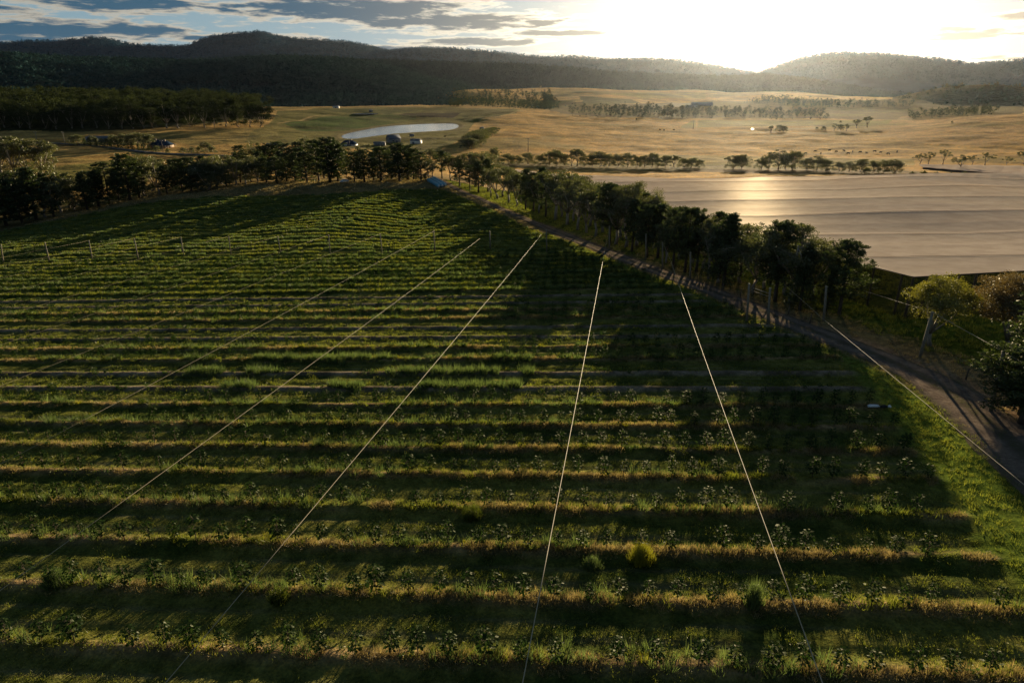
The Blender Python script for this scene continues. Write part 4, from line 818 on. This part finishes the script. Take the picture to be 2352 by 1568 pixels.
def wirep(pts, r_, label, group=None, sag=0.):
    a, b = np.array(pts[0]), np.array(pts[-1]); P = [a*(1-t)+b*t - np.array([0, 0, 4*sag*t*(1-t)]) for t in np.linspace(0, 1, 13)] if len(pts) == 2 else [np.array(p) for p in pts]
    c = P[0]; mb = MB(); mb.tube(np.array(P)-c, [r_]*len(P), 5); return tag(obj('net_wire', mb.mesh('net_wire', M['wire'], True), loc=tuple(c)), label, 'wire', group)
def at_h(px, py, h): return hit(px, py, h)
WU = 5.0
wl = [(1541,600,1892,1575,'thick pale wire right of the middle running down to the bottom edge'),(1389,575,1199,1575,'thick pale wire in the middle running almost straight down to the bottom edge'),(1252,528,372,1577,'pale wire from the last pole of the line down to the bottom left'),(1102,548,-30,1377,'pale wire from left of the middle down to the lower left corner'),(996,531,-30,1082,'thin wire from the tenth pole down to the left edge')]
for i, (a, b, c, d, lb) in enumerate(wl):
    p = at_h(a, b, WU-.2); q = at_h(c, d, WU); wirep([p, q], [.024, .024, .018, .014, .010][i], lb, 'net support wires', .25)
dirw = np.array(at_h(380, 1568, WU)) - np.array(at_h(1250, 528, WU)); dirw /= np.linalg.norm(dirw)
for i in range(2, 9):
    p = tops[i]; wirep([p, p + dirw*150], .0065, f'very thin wire leaving the {ORD[i]} pole of the line towards the lower left', 'net support wires')
wirep([rt_[0], at_h(1389, 575, WU-.2)], .016, 'short dark wire from the pole on the road edge to the middle wire', 'net support wires')
wirep([rt_[2], at_h(1541, 600, WU-.2)], .016, 'short dark wire from the pole between road and pines to the right middle wire', 'net support wires')
wirep([at_h(1801, 653, WU), at_h(1895, 736, WU)], .014, 'thin wire crossing in front of the roadside trees', 'net support wires')
wirep([at_h(1895, 736, WU), at_h(2400, 1152, WU)], .022, 'pale wire along the dirt road running off the right edge', 'net support wires')
wirep([rt_[-1], rt_[-2] + np.array([0, 0, .0])], .022, 'wire between the two leaning poles at right', 'net support wires')
wirep([rt_[-2], at_h(1985, 668, WU)], .013, 'wire from the farther leaning pole towards the net wall', 'net support wires')
wirep([rt_[-1], rt_[-1] + (rt_[-1]-rt_[-2])*.7], .018, 'wire from the nearest leaning pole off the right edge', 'net support wires')

# ---------------------------------------------------------------- net canopy
def net_canopy():
    A_n = hit(2098, 638, 6.0); B_n = hit(1176, 388, 5.0); Cn = hit(2480, 432, 5.0); Dn = hit(2560, 612, 6.0)
    e = empty('net_canopy', (A_n[0], A_n[1], A_n[2]-6.0)); org = np.array(e.location)
    m, g = new_mat('canopy_net'); t = g.n('ShaderNodeNewGeometry').outputs['Position']; n = g.noise(t, .25, 5, .6); n2 = g.noise(t, 3., 3, .6)
    b = g.n('ShaderNodeBsdfDiffuse'); g.put(b.inputs[0], g.mix(g.ss(n, .35, .65), (.48, .40, .34), (.58, .49, .42)))
    bu_ = g.n('ShaderNodeBump'); g.put(bu_.inputs['Height'], g.m('ADD', n, g.m('MULTIPLY', n2, .1))); bu_.inputs['Strength'].default_value = .12; bu_.inputs['Distance'].default_value = .5; g.nt.links.new(bu_.outputs[0], b.inputs['Normal'])
    tr = g.n('ShaderNodeBsdfTranslucent'); tr.inputs[0].default_value = (.25, .21, .16, 1); mx = g.n('ShaderNodeMixShader'); mx.inputs[0].default_value = .18
    g.nt.links.new(b.outputs[0], mx.inputs[1]); g.nt.links.new(tr.outputs[0], mx.inputs[2]); gl_ = g.n('ShaderNodeBsdfGlossy'); gl_.inputs['Roughness'].default_value = .42; gl_.inputs[0].default_value = (1, .9, .75, 1); m4 = g.n('ShaderNodeMixShader'); m4.inputs[0].default_value = .006; g.nt.links.new(bu_.outputs[0], gl_.inputs['Normal']); g.nt.links.new(mx.outputs[0], m4.inputs[1]); g.nt.links.new(gl_.outputs[0], m4.inputs[2]); tp_ = g.n('ShaderNodeBsdfTransparent'); m3 = g.n('ShaderNodeMixShader'); m3.inputs[0].default_value = .2; g.nt.links.new(m4.outputs[0], m3.inputs[1]); g.nt.links.new(tp_.outputs[0], m3.inputs[2]); out(g, m3.outputs[0])
    nu, nv = 420, 520; u, v = np.meshgrid(np.linspace(0, 1, nu), np.linspace(0, 1, nv)**1.5)
    v = v
    X_ = (A_n[0]*(1-v)+B_n[0]*v)*(1-u) + (Dn[0]*(1-v)+Cn[0]*v)*u; Y_ = (A_n[1]*(1-v)+B_n[1]*v)*(1-u) + (Dn[1]*(1-v)+Cn[1]*v)*u
    tt = X_*en[0]+Y_*en[1]; wd = dirw[:2]/np.linalg.norm(dirw[:2]); ww = np.array([-wd[1], wd[0]]); sg = X_*ww[0]+Y_*ww[1]
    t1 = tt/(SP*5.6); s1 = sg/34.; r2 = np.random.default_rng(5); nd = r2.normal(size=(400, 400))*.34
    ti = np.floor(t1).astype(int); si = np.floor(s1).astype(int); ft = t1-ti; fs = s1-si; q = lambda i, j: nd[i % 400, j % 400] + .15*((i % 2)*2-1)
    tri = (q(ti, si)*(1-fs)+q(ti, si+1)*fs)*(1-ft) + (q(ti+1, si)*(1-fs)+q(ti+1, si+1)*fs)*ft
    sagv = -.22*4*ft*(1-ft)*(1-.3*4*fs*(1-fs)) - .07*np.abs(np.sin(t1*math.pi*2))
    TR_ = float(hit(1700, 436, 5.)[:2] @ en)
    edge = np.minimum(1, np.minimum(u*nu/14, v*8))
    Z_ = hz(X_, Y_)*0 + plane(X_, Y_)*0
    zb = hz(X_, Y_); 
    for _ in range(25): zb[1:-1, 1:-1] = (zb[:-2, 1:-1]+zb[2:, 1:-1]+zb[1:-1, :-2]+zb[1:-1, 2:])/4
    Z_ = zb + 6.0*(1-v)+5.0*v + (tri*.9+sagv)*edge + 4.5*np.where(tt < TR_, np.clip(1-(TR_-tt)/130, 0, 1), np.clip(1-(tt-TR_)/70, 0, 1))
    V = np.stack([X_, Y_, Z_], -1)-org; idx = np.arange(nu*nv).reshape(nv, nu); fq = np.stack([idx[:-1, :-1], idx[:-1, 1:], idx[1:, 1:], idx[1:, :-1]], -1).reshape(-1, 4)
    obj('roof_net', mesh('roof_net', V, fq, m, smooth=False), e)
    mw, g = new_mat('wall_net'); t = g.n('ShaderNodeNewGeometry').outputs['Position']; n = g.noise(t, .6, 4); d_ = g.n('ShaderNodeBsdfDiffuse'); g.put(d_.inputs[0], g.mix(n, (.030, .026, .020), (.07, .06, .045))); tp_ = g.n('ShaderNodeBsdfTransparent'); m3 = g.n('ShaderNodeMixShader'); m3.inputs[0].default_value = .36; g.nt.links.new(d_.outputs[0], m3.inputs[1]); g.nt.links.new(tp_.outputs[0], m3.inputs[2]); out(g, m3.outputs[0])
    for (ia, name) in ((V[:, 0], 'side_net'), (V[0, :], 'side_net')):
        bot = ia.copy(); bot[:, 2] = hz(ia[:, 0]+org[0], ia[:, 1]+org[1]) - org[2] + .05; k = len(ia); top = ia - np.array([0, 0, .03])
        out2 = np.array([-.3, -.3, 0]); Vw = np.r_[top, bot+out2]; f = np.array([(i, i+1, k+i+1, k+i) for i in range(k-1)]); obj(name, mesh(name, Vw, f, mw), e)
    def cable(line, r_): mb = MB(); mb.tube(line, [r_]*len(line), 5); obj('edge_cable', mb.mesh('edge_cable', M['barkp'], True), e)
    cable(V[::6, 0]+(0, 0, .08), .10); cable(V[0, ::6]+(0, 0, .08), .10)
    # seam cables along the bays
    for kk in range(int(tt.min()/(SP*5.6))+1, int(tt.max()/(SP*5.6))+1):
        pts = []
        for j in range(0, nu, 5):
            c_ = t1[:, j]; w_ = np.where(np.diff(np.sign(c_-kk)) != 0)[0]
            if len(w_): pts.append(V[w_[0], j]+(0, 0, .10))
        if len(pts) > 6: mb = MB(); dist_ = np.hypot(pts[len(pts)//2][0]+org[0], pts[len(pts)//2][1]+org[1]); mb.tube(pts, [.02+dist_*.00005]*len(pts), 4); obj('seam_cable', mb.mesh('seam_cable', M['barkp'], True), e)
    for j in [0, 30, 60, 95, 130]:
        p = V[0, j]; mb = MB(); gz_ = hz(p[0]+org[0], p[1]+org[1])-org[2]; mb.tube([(p[0]+.3, p[1]+.5, gz_-.3), (p[0]+.3, p[1]+.5, p[2]-.1)], [.2, .17], 8); obj('corner_post' if j == 0 else 'support_post', mb.mesh('post', M['post'], True), e)
    for j in [20, 45, 75, 110, 150]:
        p = V[j, 0]; mb = MB(); gz_ = hz(p[0]+org[0], p[1]+org[1])-org[2]; mb.tube([(p[0]+.5, p[1]+.4, gz_-.3), (p[0]+.5, p[1]+.4, p[2]-.1)], [.18, .15], 8); obj('support_post', mb.mesh('post', M['post'], True), e)
    tag(e, 'huge pale beige orchard net stretched on cables over the field right of the road', 'net'); return m
netm = net_canopy()
def net_two():
    q = [hit(2120, 385, 1.4), hit(2480, 414, 1.4), hit(2480, 384, 2.), hit(2110, 378, 2.)]; org = q[0].copy(); org[2] -= 1.4; e = empty('net_canopy', tuple(org)); n = 40; u, v = np.meshgrid(np.linspace(0, 1, n*3), np.linspace(0, 1, n))
    P = ((q[0][None, None]*(1-u[..., None])+q[1]*u[..., None])*(1-v[..., None]) + (q[3]*(1-u[..., None])+q[2]*u[..., None])*v[..., None]) - org; P[..., 2] += .25*np.abs(np.sin(u*28))+.2*np.sin(v*9)
    idx = np.arange(P.shape[0]*P.shape[1]).reshape(P.shape[:2]); f = np.stack([idx[:-1, :-1], idx[:-1, 1:], idx[1:, 1:], idx[1:, :-1]], -1).reshape(-1, 4); obj('roof_net', mesh('roof_net', P, f, netm), e)
    top = P[0]; bot = top.copy(); bot[:, 2] -= 1.5; k = len(top); obj('side_net', mesh('side_net', np.r_[top, bot], np.array([(i, i+1, k+i+1, k+i) for i in range(k-1)]), simple('side_net_two', (.04, .036, .03), (.07, .06, .05), .6, .9)), e)
    tag(e, 'second small pale net beyond the hedge at the upper right edge', 'net')
net_two()

# ---------------------------------------------------------------- buildings
def facing(px, py): p = hit(px, py); return p
def house(name, px, py, w, d, h, rh, rz, wall, roof, label, hip=.0, over=.5, parts=()):
    """gable or hip roofed building; local x is the long side"""
    p = hit(px, py); e = empty(name, (p[0], p[1], p[2]-.2), rz); b = MB(); b.box((0, 0, h/2), (w, d, h))
    g_ = [(-w/2, -d/2, h), (-w/2, d/2, h), (-w/2+hip, 0, h+rh), (w/2, -d/2, h), (w/2, d/2, h), (w/2-hip, 0, h+rh)]
    if hip == 0: b.add(g_, T=[(0, 1, 2), (3, 5, 4)], Q=[(0, 3, 4, 1)])
    obj('wall', b.mesh('wall', M[wall]), e); x, y = w/2+over, d/2+over; hh = h-over*rh/(d/2)+.05; t = .14; rx = max(hip, 0)
    rf = MB(); R1, R2 = (-w/2-over+rx, 0, h+rh+.05), (w/2+over-rx, 0, h+rh+.05); c = [(-x, -y, hh), (x, -y, hh), (x, y, hh), (-x, y, hh)]
    V = [*c, R1, R2]; V += [(a, b_, z-t) for a, b_, z in V]; rf.add(V, Q=[(0, 1, 5, 4), (2, 3, 4, 5), (7, 6, 10, 11), (9, 8, 11, 10), (0, 6, 7, 1), (2, 8, 9, 3), (1, 7, 8, 2), (3, 9, 6, 0)], T=[(3, 0, 4), (1, 2, 5), (6, 9, 10), (8, 7, 11)])
    ro = obj('roof', rf.mesh('roof', M[roof]), e)
    for kind, a in parts:
        mb = MB()
        if kind == 'chimney': mb.box(a, (.9, .9, 2.2)); mb.box((a[0], a[1], a[2]+1.2), (1.1, 1.1, .2)); obj('chimney', mb.mesh('chimney', M['chim']), ro)
        elif kind in ('window', 'door'):
            x_, z_, sx, sz = a; mb.box((x_, -d/2-.03, z_), (sx+.24, .10, sz+.24)); fr_ = obj(kind, mb.mesh(kind, M['wallwhite' if wall != 'wallwhite' else 'wallgrey']), e); mb = MB(); mb.box((x_, -d/2-.09, z_), (sx, .04, sz)); obj('pane' if kind == 'window' else 'door_panel', mb.mesh('pane', M['glass'] if kind == 'window' else M['rooftin']), fr_)
        elif kind == 'verandah':
            mb.add([(-w/2-2.4, -d/2-2.4, 2.5), (w/2+2.4, -d/2-2.4, 2.5), (w/2+.4, -d/2-.4, 3.1), (-w/2-.4, -d/2-.4, 3.1), (w/2+2.4, d/2+.4, 2.5), (w/2+.4, d/2+.4, 3.1)], Q=[(0, 1, 2, 3), (1, 4, 5, 2)]); vr = obj('verandah_roof', mb.mesh('verandah_roof', M[roof]), e)
            for xx in np.arange(-w/2-2.1, w/2+2.2, (w+4.2)/6): mb = MB(); mb.box((xx, -d/2-2.2, 1.25), (.18, .18, 2.5)); obj('verandah_post', mb.mesh('verandah_post', M['wallwhite']), vr)
            for yy in (-d/2+1.0, 0, d/2): mb = MB(); mb.box((w/2+2.2, yy, 1.25), (.18, .18, 2.5)); obj('verandah_post', mb.mesh('verandah_post', M['wallwhite']), vr)
    return tag(e, label, 'house' if name == 'farmhouse' else 'shed')
house('farmhouse', 372, 338, 19, 12, 3.1, 4.2, -.25, 'wallbrick', 'roofblue', 'farmhouse with dark blue hipped roof, chimneys and verandah at upper left', 5, .6, [('chimney', (-4.5, -1.5, 6.8)), ('chimney', (6, -1.5, 6.5)), ('verandah', 0), ('window', (-5.5, 1.7, 1.4, 1.4)), ('window', (0, 1.7, 1.4, 1.4)), ('window', (5.5, 1.7, 1.4, 1.4)), ('door', (2.8, 1.2, 1, 2.2))])
house('barn', 904, 327, 13, 10, 4.6, 3.8, .55, 'wallgrey', 'rooftin', 'grey two-storey barn with gabled tin roof below the dam', 0, .7, [('window', (-2.5, 2.2, 1.6, 2.2)), ('door', (2, 1.6, 2.6, 3))])
house('shed', 956, 331, 11, 7, 4.0, 1.6, -.30, 'wallwhite', 'rooftin', 'small white-ended shed standing right of the grey barn', 0, .3, [('door', (-2, 1.4, 3, 2.6))])
house('cottage', 872, 334, 12, 6, 3.0, .9, .05, 'wallgrey', 'rooftin', 'low pale grey cottage left of the barn with square windows', 0, .3, [('window', (-3, 1.7, 1.5, 1)), ('window', (2.2, 1.7, 1.8, 1))])
house('farmhouse', 802, 336, 15, 10, 2.8, 3.4, -.2, 'wallwhite', 'roofblue', 'dark-roofed white house half hidden behind the pines below the dam', 4, .5, [('chimney', (3, 0, 6)), ('window', (-4, 1.5, 1.2, 1.2)), ('window', (1, 1.5, 1.2, 1.2)), ('door', (4.2, 1.1, 1, 2.1))])
house('shed', 946, 314.5, 5, 4, 2.6, .8, .2, 'wallgrey', 'rooftin', 'tiny dark shed near the dam shore above the white-ended shed', 0, .2, [('door', (0, 1.1, 1.6, 2))])
house('shed', 252, 325, 46, 12, 4.2, 1.6, -.10, 'wallgrey', 'rooftin', 'long low grey shed with pale roof behind the hedge at upper left', 0, .4, [('door', (-20, 1.8, 4, 3.4))])
house('shed', 772, 249.5, 12, 9, 4.5, 1.6, .1, 'wallwhite', 'rooftin', 'tiny white shed on the crest above the green paddock', 0, .4, [('door', (0, 1.6, 3, 3))])
house('shed', 852, 257, 6, 5, 3, 1, .3, 'wallgrey', 'rooftin', 'tiny pump shed at the end of the small far pond', 0, .3, [('door', (0, 1.2, 1.4, 2))])
house('shed', 1612, 243, 55, 18, 6, 3, -.05, 'wallgrey', 'rooftin', 'long hazy far shed with lit roof left of the sun glow', 0, .5, [('door', (-15, 2, 6, 4))])
house('shed', 1588, 248, 30, 14, 5, 2, .05, 'wallgrey', 'rooftin', 'smaller hazy far shed in front of the long lit shed', 0, .5, [('door', (5, 2, 5, 3.4))])
house('shed', 632, 338, 16, 7, 3, 1, .0, 'wallgrey', 'rooftin', 'pale-roofed low shed peeping between pine tops left of the dam', 0, .3, [('door', (0, 1.2, 2, 2))])
# water tank
p = hit(1107, 300); e = empty('water_tank', tuple(p)); mb = MB(); mb.tube([(0, 0, -.2), (0, 0, 3.6)], [3.2, 3.2], 20); obj('tank_wall', mb.mesh('tank_wall', M['rooftin'], False), e); mb = MB(); mb.tube([(0, 0, 3.6), (0, 0, 4.3), (0, 0, 4.9)], [3.35, 2.2, .3], 20); obj('tank_roof', mb.mesh('tank_roof', M['rooftin'], False), e); tag(e, 'round grey water tank above the paddock corner tree clump', 'water tank')
# power poles
for (x, yb, yt, lb) in [(1213,350,318,'thin dark power pole standing on the golden paddock behind the net'),(150,332,303,'pale power pole with crossarm beside the lane at upper left'),(375,349,322,'power pole in front of the blue-roofed farmhouse'),(803,338,318,'short power pole beside the dark-roofed house by the dam'),(86,326,302,'distant power pole above the tall gums at the left edge'),(1592,296,277,'hazy power pole by the green strip near the sun')]:
    p = hit(x, yb); h = np.hypot(p[0], p[1]); r = ray(x, yt); H = r[2]/np.hypot(r[0], r[1])*h - p[2]; e = empty('power_pole', tuple(p)); mb = MB(); mb.tube([(0, 0, -.3), (0, 0, H)], [.32, .22], 8); obj('pole', mb.mesh('pole', M['post'], True), e); mb = MB(); mb.box((0, 0, H-.7), (3.0, .25, .25)); ca_ = obj('crossarm', mb.mesh('crossarm', M['post']), e)
    for xx in (-1.3, 0, 1.3): mb = MB(); mb.tube([(xx, 0, H-.55), (xx, 0, H-.2)], [.12, .08], 6); obj('insulator', mb.mesh('insulator', M['white']), ca_)
    tag(e, lb, 'power pole', 'power poles')
# wrapped silage rolls
def bale(px0, py0, px1, py1, label):
    a = hit(px0, py0); b = hit(px1, py1); n = max(5, int(np.linalg.norm(b-a)/1.25)); e = empty('silage_roll', tuple(a)); mb = MB(); P = []; R = []
    for t in np.linspace(0, 1, n*4+1): P.append((b-a)*t + (0, 0, .78)); R.append(.82*(1-.07*(int(round(t*n*4)) % 4 == 0)))
    P = [P[0]-(b-a)/np.linalg.norm(b-a)*.15]+P+[P[-1]+(b-a)/np.linalg.norm(b-a)*.15]; R = [.5]+R+[.5]; mb.tube(P, R, 16); obj('wrap', mb.mesh('wrap', M['bale'], True), e)
    for s, q in ((-1, P[0]), (1, P[-1])): c = MB(); u = (b-a)/np.linalg.norm(b-a); c.tube([q+u*s*.0, q+u*s*.12, q+u*s*.2], [.52, .4, .12], 12); obj('end_cap', c.mesh('end_cap', M['white'], True), e)
    return tag(e, label, 'silage roll', 'blue wrapped silage rolls')
bale(984, 417, 1008, 431, 'long teal-blue wrapped silage roll nearest the field on the left of the stack'); bale(990, 415, 1016, 430, 'middle long teal-blue wrapped silage roll of the three by the road'); bale(996, 413, 1023, 428.5, 'long teal-blue wrapped silage roll nearest the dirt road of the three')
# parked car under the pines
p = hit(791, 419); e = empty('parked_car', tuple(p), .5); mb = MB()
prof = [(-2.1, .35), (-2.1, .85), (-1.2, .98), (-.75, 1.45), (.9, 1.45), (1.5, .98), (2.1, .9), (2.15, .35)]; n = len(prof); V = [(x, -.82, z) for x, z in prof]+[(x, .82, z) for x, z in prof]; mb.add(V, Q=[(i, i+1, n+i+1, n+i) for i in range(n-1)]+[(n-1, 0, n, 2*n-1)]+[(0, 7, 6, 1), (1, 6, 5, 2), (2, 5, 4, 3), (8, 9, 14, 15), (9, 10, 13, 14), (10, 11, 12, 13)]); obj('body', mb.mesh('body', M['white']), e)
for s in (-1, 1): mb = MB(); mb.box((.1, s*.83, 1.2), (1.5, .03, .36)); obj('window', mb.mesh('window', M['glass']), e)
for x in (-1.35, 1.35):
    for s in (-1, 1): mb = MB(); mb.tube([(x, s*.70, .34), (x, s*.92, .34)], [.34, .34], 14); wz = obj('wheel', mb.mesh('wheel', M['tyre']), e); mb = MB(); mb.tube([(x, s*.925, .34), (x, s*.94, .34)], [.18, .17], 10); obj('rim', mb.mesh('rim', M['white']), wz)
tag(e, 'small pale blue-white car parked under the pines at the far field edge', 'car')
# white tubing bundle in the field near the road
p = hit(2018, 940); zf = float(near_z(np.array([p[0]]), np.array([p[1]]))[0]); e = empty('pipe_bundle', (p[0], p[1], zf)); mb = MB(); mb.tube([(-1.1, 0, .22), (-.9, 0, .26), (-.2, .02, .24), (.1, .05, .16)], [.12, .17, .15, .06], 8); obj('white_roll', mb.mesh('white_roll', M['white'], True), e); mb = MB(); mb.tube([(.1, .0, .15), (.5, .0, .22), (.8, 0, .18)], [.1, .18, .1], 8); obj('dark_strap', mb.mesh('dark_strap', M['tyre'], True), e); mb = MB(); mb.tube([(.8, .0, .18), (1.0, .0, .22), (1.15, 0, .12)], [.1, .14, .08], 8); obj('white_roll', mb.mesh('white_roll', M['white'], True), e); tag(e, 'small white rolled-up plastic lying in the field near the road', 'plastic roll')
# pipe rail and fence posts
a = hit(1728, 676); b = hit(1765, 689); e = empty('pipe_rail', tuple(a)); d = b-a; mb = MB(); mb.tube([(0, 0, 1.1), tuple(d+(0, 0, 1.1))], [.06, .06], 6); obj('rail', mb.mesh('rail', M['wire'], True), e); mb = MB(); mb.tube([(0, 0, .6), tuple(d+(0, 0, .6))], [.04, .04], 6); obj('rail', mb.mesh('rail', M['wire'], True), e)
for t in (0, .5, 1): mb = MB(); mb.tube([tuple(d*t+(0, 0, -.2)), tuple(d*t+(0, 0, 1.15))], [.07, .06], 6); obj('rail_post', mb.mesh('rail_post', M['post'], True), e)
tag(e, 'short pale pipe rail under the trees beside the dirt road', 'rail')
for i, (x, y) in enumerate([(1545,626),(1600,648),(1660,668),(1700,682),(1810,722),(1860,742),(2218,872),(2382,985)]):
    p = hit(x, y); mb = MB(); mb.tube([(0, 0, -.2), (.03, 0, .7), (.05, 0, 1.35)], [.09, .085, .075], 6); tag(obj('fence_post', mb.mesh('fence_post', M['stem'], True), loc=tuple(p)), f'short fence post, {ORD[i]} post along the right side of the dirt road', 'fence post', 'fence posts beside the road')
# cattle
def cow_mesh(graze):
    vs = [(-.85, 0, 1.15), (-.3, 0, 1.1), (.4, 0, 1.12), (.8, 0, 1.2), (1.15, 0, .9 if graze else 1.45), (1.45, 0, .35 if graze else 1.5)]; rs = [.26, .38, .36, .27, .16, .12]; b = MB(); b.tube(vs, rs, 9)
    for x in (-.75, .62):
        for s in (-1, 1): b.tube([(x, s*.2, 1.0), (x+.04, s*.2, .55), (x, s*.2, 0)], [.15, .085, .06], 6)
    b.tube([(-1.08, 0, 1.3), (-1.2, 0, .9), (-1.18, 0, .5)], [.04, .03, .05], 5)
    for s in (-1, 1): b.tube([vs[4] + np.array([.12, s*.1, .1]), vs[4] + np.array([.1, s*.3, .14])], [.05, .02], 5)
    return b.mesh('cow', M['cow'], True)
CW = [cow_mesh(True), cow_mesh(False)]
cp_ = [(1835,361),(1850,363),(1872,358),(1905,356),(1920,359),(1938,357),(1958,359),(1975,360),(1990,362),(2008,358),(2022,361),(2040,364),(2060,359),(1885,363),(1948,363),(1548,300),(1525,301),(1516,300)]
for i, (x, y) in enumerate(sorted(cp_)):
    p = hit(x, y-8 if x > 1800 else y); o_ = obj('cow', CW[i % 2], loc=tuple(p)); o_.rotation_euler = (0, 0, random.uniform(0, 6.28)); o_.scale = (1.3,)*3
    tag(o_, f'dark cow grazing on the golden paddock, {ORD[i]} of the herd from the left', 'cow', 'cattle on the golden paddock')
o_ = obj('cow', CW[1], loc=tuple(hit(1022, 316))); o_.scale = (1.4,)*3; tag(o_, 'dark cow standing alone on the near shore of the dam', 'cow')

# ---------------------------------------------------------------- haze
m = bpy.data.materials.new('haze'); m.use_nodes = True; nt = m.node_tree
for n in list(nt.nodes): nt.nodes.remove(n)
o_ = nt.nodes.new('ShaderNodeOutputMaterial'); v = nt.nodes.new('ShaderNodeVolumePrincipled'); nt.links.new(v.outputs[0], o_.inputs['Volume'])
v.inputs['Density'].default_value = 0.32e-5; v.inputs['Anisotropy'].default_value = .84; v.inputs['Color'].default_value = (.72, .84, 1.0, 1)
mb = MB(); mb.box((0, 6500, 250), (26000, 14000, 760)); tag(obj('haze', mb.mesh('haze', m)), kind='stuff')
